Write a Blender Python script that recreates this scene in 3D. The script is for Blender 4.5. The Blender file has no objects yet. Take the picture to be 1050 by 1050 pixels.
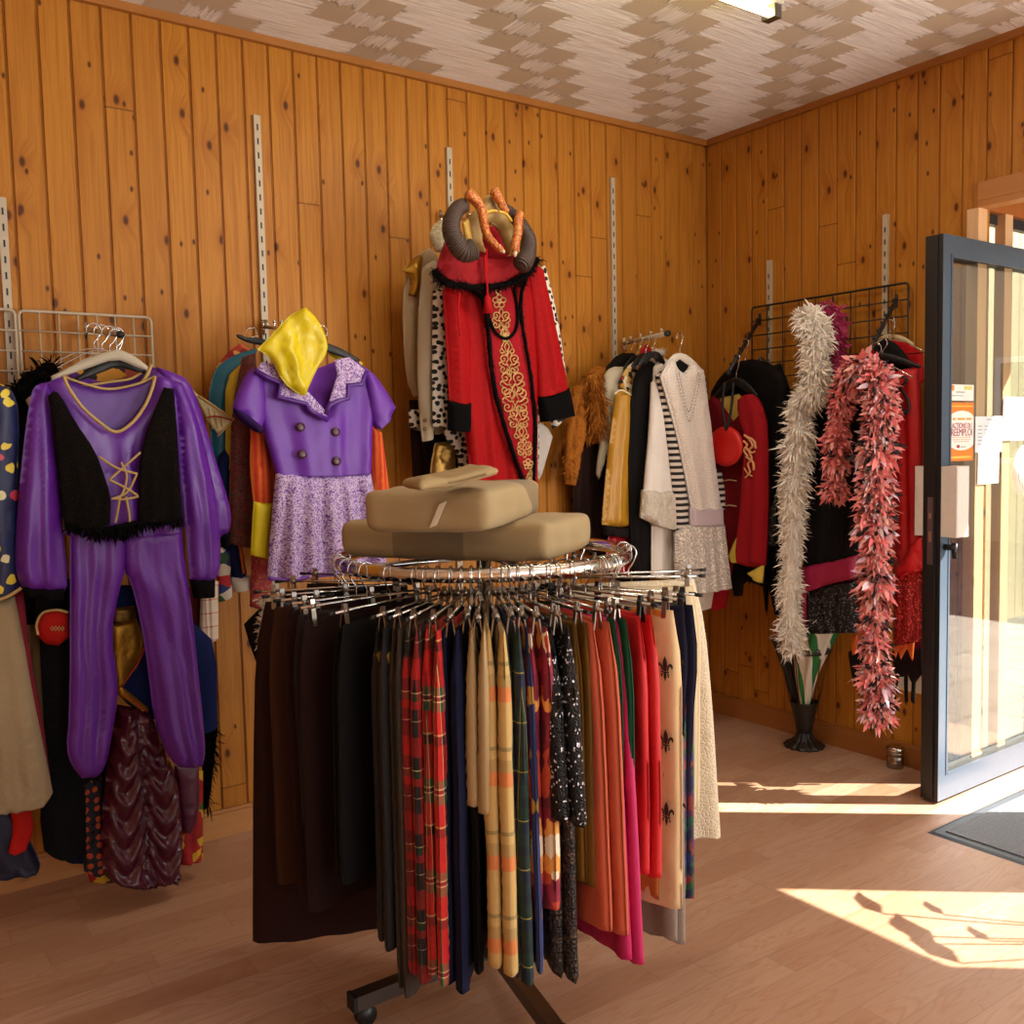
import bpy, bmesh, math, random
import numpy as np
from mathutils import Vector, Matrix, noise as mnoise
from mathutils.geometry import delaunay_2d_cdt
PI = math.pi
SC = bpy.context.scene
COL = SC.collection

# ------------------------------------------------------------------ camera, light, exposure
CAM = Vector((-3.7089, -3.4355, 1.42)); FPX = 983.5
YAW, PITCH, ROLL = 0.9499, -0.0722, -0.0217
FWD = Vector((math.cos(YAW)*math.cos(PITCH), math.sin(YAW)*math.cos(PITCH), math.sin(PITCH)))
_r = Vector((math.sin(YAW), -math.cos(YAW), 0)); _u = _r.cross(FWD)
RGT = _r*math.cos(ROLL)+_u*math.sin(ROLL); UPV = -_r*math.sin(ROLL)+_u*math.cos(ROLL)
cd = bpy.data.cameras.new('camera'); cam = bpy.data.objects.new('camera', cd); COL.objects.link(cam)
M = Matrix((RGT, UPV, -FWD)).transposed().to_4x4(); M.translation = CAM
cam.matrix_world = M
cd.sensor_width = 36; cd.sensor_fit = 'HORIZONTAL'; cd.lens = 36*FPX/1050; cd.clip_start = .05
SC.camera = cam
SC.view_settings.view_transform = 'Standard'; SC.view_settings.look = 'None'
SC.view_settings.gamma = 1; SC.view_settings.use_curve_mapping = False
SC.view_settings.exposure = -.1
w = bpy.data.worlds.new('sky'); SC.world = w; w.use_nodes = True
bg = w.node_tree.nodes['Background']; bg.inputs[0].default_value = (.62, .78, 1, 1); bg.inputs[1].default_value = 1.6
CEIL = 2.91
def lamp(name, kind, energy, col, loc=(0, 0, 0), **kw):
    l = bpy.data.lights.new(name, kind); l.energy = energy; l.color = col
    for k, v in kw.items():
        if k not in ('aim',): setattr(l, k, v)
    o = bpy.data.objects.new(name, l); COL.objects.link(o); o.location = loc
    if 'aim' in kw: o.rotation_euler = Vector(kw['aim']).to_track_quat('-Z', 'Y').to_euler()
    return o
SUNDIR = Vector((-.762, .648, -.92))
lamp('sun', 'SUN', 30.0, (1, .94, .84), aim=SUNDIR, angle=.006)
lamp('shop_window_daylight', 'AREA', 215, (1, .96, .9), (.5, -5.1, 1.3), aim=(-1, .35, .72), shape='RECTANGLE', size=2.2, size_y=2.0)
lamp('rear_fill', 'AREA', 38, (1, .96, .9), (-2.4, -6.35, 1.4), aim=(0, 1, .7), shape='RECTANGLE', size=2.6, size_y=1.8)  # added area lamp: frontal fill from the unseen rear of the room

# ------------------------------------------------------------------ measuring
def ray(px, py): return FWD*FPX + RGT*(px-525) - UPV*(py-525)
class Plane:
    def __init__(s, o, e, f=(0, 0, 1)):
        s.o = Vector(o); s.e = Vector(e).normalized(); s.f = Vector(f).normalized(); s.n = s.e.cross(s.f)
    def hit(s, px, py):
        d = ray(px, py); return CAM + d*((s.o-CAM).dot(s.n)/d.dot(s.n))
    def uv(s, px, py):
        p = s.hit(px, py)-s.o; return (p.dot(s.e), p.dot(s.f))
    def w(s, u, v, n=0): return s.o + s.e*u + s.f*v + s.n*n
def PA(d): return Plane((0, -d, 0), (1, 0, 0))
def PB(d): return Plane((-d, 0, 0), (0, -1, 0))
def onZ(px, py, z=0):
    d = ray(px, py); return CAM + d*((z-CAM.z)/d.z)

# ------------------------------------------------------------------ materials
def lin(h):
    if not isinstance(h, str): return tuple(h)[:3]
    h = h.lstrip('#'); o = []
    for i in (0, 2, 4):
        c = int(h[i:i+2], 16)/255; o.append(c/12.92 if c <= .04045 else ((c+.055)/1.055)**2.4)
    return tuple(o)
def c4(h): return lin(h)+(1,)
class G:
    def __init__(s, name):
        s.m = bpy.data.materials.new(name); s.m.use_nodes = True; s.t = s.m.node_tree
        s.b = s.t.nodes['Principled BSDF']; s.out = s.t.nodes['Material Output']
    def put(s, sock, v):
        if isinstance(v, bpy.types.NodeSocket): s.t.links.new(v, sock)
        elif isinstance(v, str): sock.default_value = c4(v)
        elif isinstance(v, (tuple, list)) and len(v) == 3 and sock.type == 'RGBA': sock.default_value = tuple(v)+(1,)
        else: sock.default_value = v
    def n(s, typ, out=0, props=None, **inp):
        nd = s.t.nodes.new('ShaderNode'+typ)
        for k, v in (props or {}).items(): setattr(nd, k, v)
        for k, v in inp.items():
            key = int(k[1:]) if k[0] == '_' and k[1:].isdigit() else k.replace('_', ' ')
            s.put(nd.inputs[key], v)
        return nd.outputs[out]
    def m_(s, op, a, b=0, c=0): return s.n('Math', props={'operation': op}, _0=a, _1=b, _2=c)
    def uv(s): return s.n('TexCoord', out=2)
    def ob(s): return s.n('TexCoord', out=3)
    def sep(s, v):
        nd = s.t.nodes.new('ShaderNodeSeparateXYZ'); s.put(nd.inputs[0], v); return nd.outputs
    def comb(s, x, y, z=0): return s.n('CombineXYZ', X=x, Y=y, Z=z)
    def noise(s, v, scale=5, detail=3, rough=.5, dist=0, out=0):
        return s.n('TexNoise', out=out, Vector=v, Scale=scale, Detail=detail, Roughness=rough, Distortion=dist)
    def vor(s, v, scale=5, feature='F1', out=0, rnd=1, dim='2D'):
        return s.n('TexVoronoi', out=out, props={'feature': feature, 'voronoi_dimensions': dim}, Vector=v, Scale=scale, Randomness=rnd)
    def mix(s, f, a, b, mode='MIX'):
        nd = s.t.nodes.new('ShaderNodeMix'); nd.data_type = 'RGBA'; nd.blend_type = mode
        s.put(nd.inputs[0], f); s.put(nd.inputs[6], a); s.put(nd.inputs[7], b); return nd.outputs[2]
    def ramp(s, f, stops, interp='LINEAR', out=0):
        nd = s.t.nodes.new('ShaderNodeValToRGB'); cr = nd.color_ramp; cr.interpolation = interp
        while len(cr.elements) < len(stops): cr.elements.new(.5)
        for e, (p, c) in zip(cr.elements, stops):
            e.position = p; e.color = c4(c) if not isinstance(c, (int, float)) else (c, c, c, 1)
        s.put(nd.inputs[0], f); return nd.outputs[out]
    def white(s, v): return s.n('TexWhiteNoise', out=0, props={'noise_dimensions': '3D'}, Vector=v)
    def bump(s, h, st=.3, d=.01): s.put(s.b.inputs['Normal'], s.n('Bump', Strength=st, Distance=d, Height=h))
    def fin(s, col=None, rough=.8, metal=0, sheen=0, spec=None, tint=None):
        if col is not None: s.put(s.b.inputs['Base Color'], col)
        s.put(s.b.inputs['Roughness'], rough); s.put(s.b.inputs['Metallic'], metal)
        if sheen: s.b.inputs['Sheen Weight'].default_value = sheen; s.b.inputs['Sheen Roughness'].default_value = .4; s.b.inputs['Sheen Tint'].default_value = c4(tint) if tint is not None else (.5, .5, .5, 1)
        if spec is not None: s.b.inputs['Specular IOR Level'].default_value = spec
        return s.m
_mc = {}
def memo(f):
    def g(*a, **k):
        key = (f.__name__, a, tuple(sorted(k.items())))
        if key not in _mc: _mc[key] = f(*a, **k)
        return _mc[key]
    return g
@memo
def cloth(col, rough=.85, sheen=.15, var=.12, weave=900):
    g = G('cloth'); v = g.uv(); n = g.noise(v, 9, 4)
    c = g.mix(g.m_('MULTIPLY', n, var*2), col, tuple(x*.55 for x in lin(col)))
    g.bump(g.noise(v, weave, 2), .25, .001); return g.fin(c, rough, sheen=sheen, tint=col, spec=.2)
@memo
def satin(col, rough=.32, sheen=.1):
    g = G('satin'); v = g.uv(); n = g.noise(v, 30, 4, dist=.5)
    g.bump(n, .1, .003)
    return g.fin(g.mix(g.m_('MULTIPLY', n, .2), col, tuple(x*.6 for x in lin(col))), rough+.05, sheen=sheen, spec=.5, tint=col)
@memo
def velvet(col):
    g = G('velvet'); v = g.uv(); n = g.noise(v, 60, 3); g.bump(n, .3, .002)
    return g.fin(g.mix(n, col, tuple(x*.6 for x in lin(col))), .7, sheen=.3, tint=col, spec=.15)
@memo
def metallic(col, rough=.35):
    g = G('lame'); v = g.uv(); n = g.noise(v, 25, 5, dist=1); g.bump(n, .5, .006)
    return g.fin(g.mix(n, col, tuple(x*.5 for x in lin(col))), rough, metal=.75)
@memo
def metal(col='#c9c9c6', rough=.16):
    g = G('metal'); return g.fin(col, rough, metal=1)
@memo
def plastic(col, rough=.4):
    g = G('plastic'); v = g.ob(); n = g.noise(v, 40, 2); return g.fin(g.mix(g.m_('MULTIPLY', n, .15), col, '#000000'), rough)
@memo
def sequin(col, glint='#d8d8e0', scale=220, dens=.8, rough=.3, met=.3, spec=None):
    g = G('sequins'); v = g.uv(); r = g.sep(g.vor(v, scale, out=1)); f = g.m_('GREATER_THAN', r[0], dens)
    c = g.mix(f, g.mix(r[1], col, tuple(x*.5 for x in lin(col))), glint)
    g.bump(g.vor(v, scale), .7, .004); return g.fin(c, rough, metal=met, spec=spec)
@memo
def plaid(pu, pv, su, sv, rough=.85, sheen=.1):
    """su, sv: tuples of (position, colour): bands across and along the cloth, woven half and half"""
    g = G('plaid'); x, y, _ = g.sep(g.uv())
    a = g.ramp(g.m_('FRACT', g.m_('DIVIDE', x, pu)), su, 'CONSTANT'); b = g.ramp(g.m_('FRACT', g.m_('DIVIDE', y, pv)), sv, 'CONSTANT')
    g.bump(g.noise(g.uv(), 800, 2), .2, .001); return g.fin(g.mix(.5, a, b), rough, sheen=sheen)
@memo
def stripes(p, c1, c2, duty=.5, axis=1):
    g = G('stripes'); q = g.sep(g.uv()); f = g.m_('GREATER_THAN', g.m_('FRACT', g.m_('DIVIDE', q[axis], p)), duty)
    g.bump(g.noise(g.uv(), 500, 2), .2, .001); return g.fin(g.mix(f, c1, c2), .8, sheen=.1)
@memo
def spots(base, dot, scale=30, size=.35, rnd=.8, rough=.8, dens=0):
    g = G('spots'); v = g.uv(); d = g.n('VectorMath', props={'operation': 'ADD'}, _0=v, _1=g.n('VectorMath', props={'operation': 'SCALE'}, _0=g.noise(v, 40, 2, out=1), Scale=.008))
    f = g.m_('LESS_THAN', g.vor(d, scale, rnd=rnd), size)
    if dens: f = g.m_('MULTIPLY', f, g.m_('GREATER_THAN', g.sep(g.vor(d, scale, out=1, rnd=rnd))[0], dens))
    return g.fin(g.mix(f, base, dot), rough, sheen=.1)
@memo
def multi(cols, scale=30, rough=.8, dist=.02, base=None, size=.4, metal=0, smooth=False):
    """cells of many colours; over a plain base when given one"""
    g = G('print'); v = g.uv(); d = g.n('VectorMath', props={'operation': 'ADD'}, _0=v, _1=g.n('VectorMath', props={'operation': 'SCALE'}, _0=g.noise(v, 25, 3, out=1), Scale=dist))
    r = g.sep(g.vor(d, scale, out=1))[0]; k = len(cols)
    c = g.ramp(r, tuple((i/k, cc) for i, cc in enumerate(cols)), 'CONSTANT')
    if base: c = g.mix(g.m_('LESS_THAN', g.vor(d, scale), size), base, c)
    g.bump(g.noise(v, 60, 2), .2, .003); return g.fin(c, rough, metal=metal)
@memo
def paisley(a, b, c):
    g = G('paisley'); v = g.uv(); n = g.noise(v, 28, 3, dist=3.5)
    return g.fin(g.ramp(n, ((0, a), (.42, b), (.5, a), (.56, c), (.62, b), (.7, a))), .75, sheen=.1)
@memo
def lace(col, hole, scale=120):
    g = G('lace'); v = g.uv(); f = g.vor(v, scale, 'DISTANCE_TO_EDGE'); f2 = g.noise(v, 45, 3)
    k = g.ramp(g.m_('ADD', f, g.m_('MULTIPLY', f2, .2)), ((.1, 0.), (.3, 1.)))
    g.bump(k, .5, .004); return g.fin(g.mix(g.m_('MULTIPLY', k, .5), col, hole), .8, sheen=.15)
@memo
def gauze(col, alpha=.55):
    g = G('gauze'); v = g.uv(); n = g.noise(v, 260, 2)
    g.put(g.b.inputs['Alpha'], g.m_('ADD', g.m_('MULTIPLY', n, .4), alpha-.2)); return g.fin(col, .8, sheen=.3)
@memo
def furm(col, tip=None):
    g = G('fur'); v = g.ob(); n = g.noise(v, 90, 4)
    c = g.mix(n, tuple(x*.55 for x in lin(col)), tip or col); g.bump(n, .6, .01); return g.fin(c, .9, sheen=.2, tint=col, spec=.1)
@memo
def feather(col, col2=None):
    g = G('feather'); r = g.n('NewGeometry', out=8)
    c = g.mix(r, col, col2 or col); m = g.fin(c, .7, sheen=.2)
    return m
@memo
def thin_glass(tint='#f4f8f6', gl=1.0):
    g = G('glass'); t = g.n('BsdfTransparent', Color=tint); s = g.n('BsdfGlossy', Roughness=.0)
    fc = g.n('LayerWeight', out=1, Blend=.5); f = g.m_('MULTIPLY', g.m_('ADD', .06, g.m_('MULTIPLY', g.m_('POWER', fc, 4.0), .9)), gl)
    nd = g.t.nodes.new('ShaderNodeMixShader'); g.put(nd.inputs[0], f); g.put(nd.inputs[1], t); g.put(nd.inputs[2], s)
    g.t.links.new(nd.outputs[0], g.out.inputs[0]); return g.m
def emit(col, st):
    g = G('glow'); g.put(g.b.inputs['Base Color'], col); g.put(g.b.inputs['Emission Color'], col); g.b.inputs['Emission Strength'].default_value = st; return g.m

def pine(axis, W=.096, tint=1.0):
    """knotty varnished boards; axis 0 or 1 runs across the boards"""
    g = G('pine_boards'); q = g.sep(g.ob()); a = q[axis]; z = q[2]
    k = g.m_('FLOOR', g.m_('DIVIDE', a, W)); r1 = g.white(g.comb(k, 3.1)); r2 = g.white(g.comb(k, 9.7))
    seg = g.m_('FLOOR', g.m_('ADD', g.m_('DIVIDE', z, 3.4), r2)); r3 = g.white(g.comb(k, seg, 5))
    v = g.comb(g.m_('ADD', g.m_('MULTIPLY', a, 1), g.m_('MULTIPLY', r1, 31)), g.m_('ADD', g.m_('MULTIPLY', z, .55), g.m_('MULTIPLY', r3, 17)), 0)
    # knots
    dk = g.vor(v, 6.2); rk = g.sep(g.vor(v, 6.2, out=1))
    kn = g.m_('MULTIPLY', g.ramp(dk, ((.035, 1.), (.075, 0.))), g.m_('GREATER_THAN', rk[0], .25))
    dk2 = g.vor(v, 15); rk2 = g.sep(g.vor(v, 15, out=1))
    kn2 = g.m_('MULTIPLY', g.ramp(dk2, ((.05, 1.), (.11, 0.))), g.m_('GREATER_THAN', rk2[1], .8))
    halo = g.m_('MULTIPLY', g.ramp(dk, ((.06, 1.), (.3, 0.))), g.m_('GREATER_THAN', rk[0], .25))
    vv = g.comb(g.m_('ADD', g.m_('MULTIPLY', a, 26), g.m_('ADD', g.m_('MULTIPLY', r3, 40), g.m_('MULTIPLY', halo, .8))), g.m_('MULTIPLY', z, .8), r3)
    gr = g.noise(vv, 3.2, 4, .55, .6)
    base = g.ramp(gr, ((.3, '#a0651b'), (.48, '#b07324'), (.6, '#bb7f2d'), (.78, '#a66a1c')))
    base = g.mix(g.m_('MULTIPLY', r3, .35), base, '#a56a2c')
    base = g.mix(g.m_('MULTIPLY', halo, .35), base, '#8f4a12')
    base = g.mix(g.m_('MULTIPLY', g.m_('MAXIMUM', kn, kn2), .9), base, '#45200c')
    e = g.m_('FRACT', g.m_('ADD', g.m_('DIVIDE', z, 3.4), r2)); cut = g.m_('LESS_THAN', e, .0016)
    fx = g.m_('FRACT', g.m_('DIVIDE', a, W)); gap = g.m_('LESS_THAN', g.m_('ABSOLUTE', g.m_('SUBTRACT', fx, .5)), .478)
    base = g.mix(g.m_('MAXIMUM', g.m_('MULTIPLY', cut, .55), 0), base, '#3a1a08')
    base = g.mix(g.m_('MULTIPLY', g.m_('SUBTRACT', 1, gap), .55), base, '#4a2108')
    if tint != 1: base = g.mix(1, base, (tint, tint, tint), 'MULTIPLY')
    g.bump(gr, .06, .003); return g.fin(base, .45, spec=.25)
def plain_wood(col, col2, axis=0, rough=.45, scale=1):
    g = G('wood'); q = list(g.sep(g.ob())); s_ = [30, 30, 30]; s_[axis] = 1.2
    v = g.comb(*[g.m_('MULTIPLY', q[i], s_[i]*scale) for i in range(3)]); n = g.noise(v, 1.5, 4, .6, .8)
    v2 = g.comb(*[g.m_('MULTIPLY', q[i], 7 if i != axis else 3) for i in range(3)]); d = g.vor(v2, 1.0, dim='3D')
    c = g.mix(n, col, col2); c = g.mix(g.m_('MULTIPLY', g.ramp(d, ((.06, 1.), (.12, 0.))), .7), c, '#5a2c10')
    g.bump(n, .08, .003); return g.fin(c, rough)
def laminate():
    g = G('laminate'); q = g.sep(g.ob()); x, y = q[0], q[1]; Wd, L = .098, .62
    j = g.m_('FLOOR', g.m_('DIVIDE', y, Wd)); rj = g.white(g.comb(j, 1.7))
    xs = g.m_('ADD', g.m_('DIVIDE', x, L), g.m_('MULTIPLY', rj, 5)); i = g.m_('FLOOR', xs); r = g.white(g.comb(i, j, 2)); r2 = g.white(g.comb(i, j, 8))
    v = g.comb(g.m_('ADD', g.m_('MULTIPLY', x, 1.5), g.m_('MULTIPLY', r, 30)), g.m_('ADD', g.m_('MULTIPLY', y, 13), g.m_('MULTIPLY', r2, 20)), 0)
    n = g.noise(v, 1.5, 2, .4, .7); ring = g.m_('FRACT', g.m_('MULTIPLY', n, 9))
    line = g.ramp(ring, ((0, .0), (.2, 1.), (.45, .25), (1, 0.)))
    fine = g.noise(g.comb(g.m_('MULTIPLY', x, 6), g.m_('MULTIPLY', y, 150), r), 2, 3)
    c = g.ramp(r, ((0, '#af8b73'), (.35, '#bb9981'), (.7, '#a7816a'), (1, '#c6a792')))
    c = g.mix(g.m_('MULTIPLY', line, .42), c, '#9d6440'); c = g.mix(g.m_('MULTIPLY', fine, .3), c, '#a87048')
    ey = g.m_('LESS_THAN', g.m_('FRACT', g.m_('DIVIDE', y, Wd)), .014); ex = g.m_('LESS_THAN', g.m_('FRACT', xs), .0025)
    c = g.mix(g.m_('MULTIPLY', g.m_('MAXIMUM', ey, ex), .45), c, '#5c3018')
    return g.fin(c, g.ramp(fine, ((0, .34), (1, .5))), spec=.4)
def combed_ceiling():
    g = G('combed_plaster'); q = g.sep(g.ob()); Wd, N = .125, 3
    x = g.m_('DIVIDE', q[0], Wd); y = g.m_('DIVIDE', q[1], Wd)
    i = g.m_('FLOOR', x); j = g.m_('FLOOR', y); k = g.m_('FLOORED_MODULO', g.m_('SUBTRACT', i, j), 2*N)
    h = g.m_('LESS_THAN', k, N-.5)
    uh = g.m_('ADD', k, g.m_('FRACT', x)); uw = g.m_('ADD', g.m_('SUBTRACT', 2*N-1, k), g.m_('FRACT', y))
    def sel(a, b): return g.m_('ADD', g.m_('MULTIPLY', h, a), g.m_('MULTIPLY', g.m_('SUBTRACT', 1, h), b))
    u = g.m_('DIVIDE', sel(uh, uw), N); al = sel(x, y); ac = sel(y, x); fr = g.m_('FRACT', ac)
    st = g.noise(g.comb(g.m_('MULTIPLY', al, .9), g.m_('MULTIPLY', ac, 9), h), 1.0, 3, .6)
    st2 = g.noise(g.comb(g.m_('MULTIPLY', al, .35), g.m_('MULTIPLY', ac, 24), h), 1.0, 2, .6)
    edge = g.m_('MULTIPLY', g.m_('ABSOLUTE', g.m_('SUBTRACT', u, .5)), 2)
    lim = g.m_('ADD', g.m_('ADD', -.22, g.m_('MULTIPLY', h, .72)), g.m_('MULTIPLY', st, 1.0))
    m = g.m_('SUBTRACT', lim, edge); m = g.ramp(g.m_('ADD', m, .5), ((.46, 0.), (.54, 1.)))
    gro = g.ramp(st2, ((.36, 0.), (.48, 1.)))
    m2 = g.m_('MULTIPLY', m, g.m_('ADD', .45, g.m_('MULTIPLY', gro, .55)))
    c = g.mix(m2, '#c2b6a2', '#fbfaf8'); g.bump(g.m_('MULTIPLY', m, st2), .8, .02)
    return g.fin(c, .85)

# ------------------------------------------------------------------ mesh building
class MB:
    def __init__(s): s.v = []; s.f = []; s.uvs = []; s.mi = []; s.sm = []
    def add(s, V, Fc, UV=None, mi=0, smooth=True):
        b = len(s.v); s.v += [Vector(p) for p in V]
        s.uvs += (list(UV) if UV is not None else [(p[0], p[2]) for p in V])
        for f in Fc: s.f.append([b+i for i in f]); s.mi.append(mi); s.sm.append(smooth)
        return s
    def box(s, a, b, mi=0):
        x0, y0, z0 = a; x1, y1, z1 = b
        return s.hexa([(x0, y0, z0), (x1, y0, z0), (x1, y1, z0), (x0, y1, z0), (x0, y0, z1), (x1, y0, z1), (x1, y1, z1), (x0, y1, z1)], mi)
    def hexa(s, P, mi=0): return s.add(P, [(3, 2, 1, 0), (4, 5, 6, 7), (0, 1, 5, 4), (1, 2, 6, 5), (2, 3, 7, 6), (3, 0, 4, 7)], mi=mi, smooth=False)
    def obox(s, c, ax, ay, az, mi=0):
        c = Vector(c); ax, ay, az = Vector(ax), Vector(ay), Vector(az)
        return s.hexa([c+ax*i+ay*j+az*k for i, j, k in ((-1, -1, -1), (1, -1, -1), (1, 1, -1), (-1, 1, -1), (-1, -1, 1), (1, -1, 1), (1, 1, 1), (-1, 1, 1))], mi)
    def tube(s, pts, r, seg=8, closed=False, mi=0, ns=0, squash=1, up=None):
        P = [Vector(p) for p in pts]; n = len(P)
        R = list(r) if isinstance(r, (list, tuple)) else [r]*n
        V = []; UV = []; X = None; L = 0
        for i in range(n):
            if closed: t = P[(i+1) % n]-P[i-1]
            else: t = P[min(i+1, n-1)]-P[max(i-1, 0)]
            if t.length < 1e-9: t = Vector((0, 0, 1))
            t.normalize()
            if up is not None: X = Vector(up)-t*t.dot(Vector(up))
            elif X is None:
                X = t.orthogonal()
            else: X = X - t*X.dot(t)
            if X.length < 1e-6: X = t.orthogonal()
            X.normalize(); Y = t.cross(X)
            if i: L += (P[i]-P[i-1]).length
            for k in range(seg):
                a = 2*PI*k/seg; rr = R[i]*(1+ns*(mnoise.noise(P[i]*35+Vector((k*1.7, k*.9, 0)))))
                V.append(P[i]+X*math.cos(a)*rr+Y*math.sin(a)*rr*squash); UV.append((L, k/seg*R[i]*6))
        Fc = []
        for i in range(n if closed else n-1):
            for k in range(seg):
                a = i*seg+k; b = i*seg+(k+1) % seg; c = ((i+1) % n)*seg+(k+1) % seg; d = ((i+1) % n)*seg+k; Fc.append((a, b, c, d))
        if not closed: Fc += [tuple(range(seg))[::-1], tuple((n-1)*seg+k for k in range(seg))]
        return s.add(V, Fc, UV, mi)
    def lathe(s, prof, c=(0, 0, 0), seg=24, mi=0, flute=None):
        c = Vector(c); V = []; Fc = []
        for r, z in prof:
            for k in range(seg):
                a = 2*PI*k/seg; rr = r*(1+(flute(r, z, a) if flute else 0)); V.append(c+Vector((rr*math.cos(a), rr*math.sin(a), z)))
        for i in range(len(prof)-1):
            for k in range(seg):
                Fc.append((i*seg+k, i*seg+(k+1) % seg, (i+1)*seg+(k+1) % seg, (i+1)*seg+k))
        Fc += [tuple(range(seg))[::-1], tuple((len(prof)-1)*seg+k for k in range(seg))]
        return s.add(V, Fc, mi=mi)
    def build(s, name, mats, parent=None):
        org = Vector((0, 0, 0))
        if parent:
            p = parent
            while p: org += p.location; p = p.parent
        else:
            org = Vector((sum(p.x for p in s.v)/len(s.v), sum(p.y for p in s.v)/len(s.v), min(p.z for p in s.v)))
        me = bpy.data.meshes.new(name); me.from_pydata([p-org for p in s.v], [], s.f)
        if not isinstance(mats, (list, tuple)): mats = [mats]
        for m in mats: me.materials.append(m)
        me.polygons.foreach_set('material_index', s.mi); me.polygons.foreach_set('use_smooth', s.sm)
        ul = me.uv_layers.new(name='UVMap'); flat = []
        for f in s.f:
            for i in f: flat += s.uvs[i][:2]
        ul.data.foreach_set('uv', flat); me.update()
        o = bpy.data.objects.new(name, me); COL.objects.link(o)
        if parent: o.parent = parent
        else: o.location = org
        return o
def tag(o, label=None, cat=None, group=None, kind=None):
    for k, v in (('label', label), ('category', cat), ('group', group), ('kind', kind)):
        if v: o[k] = v
    return o
def thing(name, label, cat, loc, group=None):
    o = bpy.data.objects.new(name, None); COL.objects.link(o); o.location = loc; o.empty_display_size = .05
    return tag(o, label, cat, group)
def struct(name, mb, mat):
    """part of the room, drawn in world coordinates"""
    me_o = mb.build(name, mat, None); org = me_o.location.copy()
    for v in me_o.data.vertices: v.co += org
    me_o.location = (0, 0, 0); me_o['kind'] = 'structure'; return me_o

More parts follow.
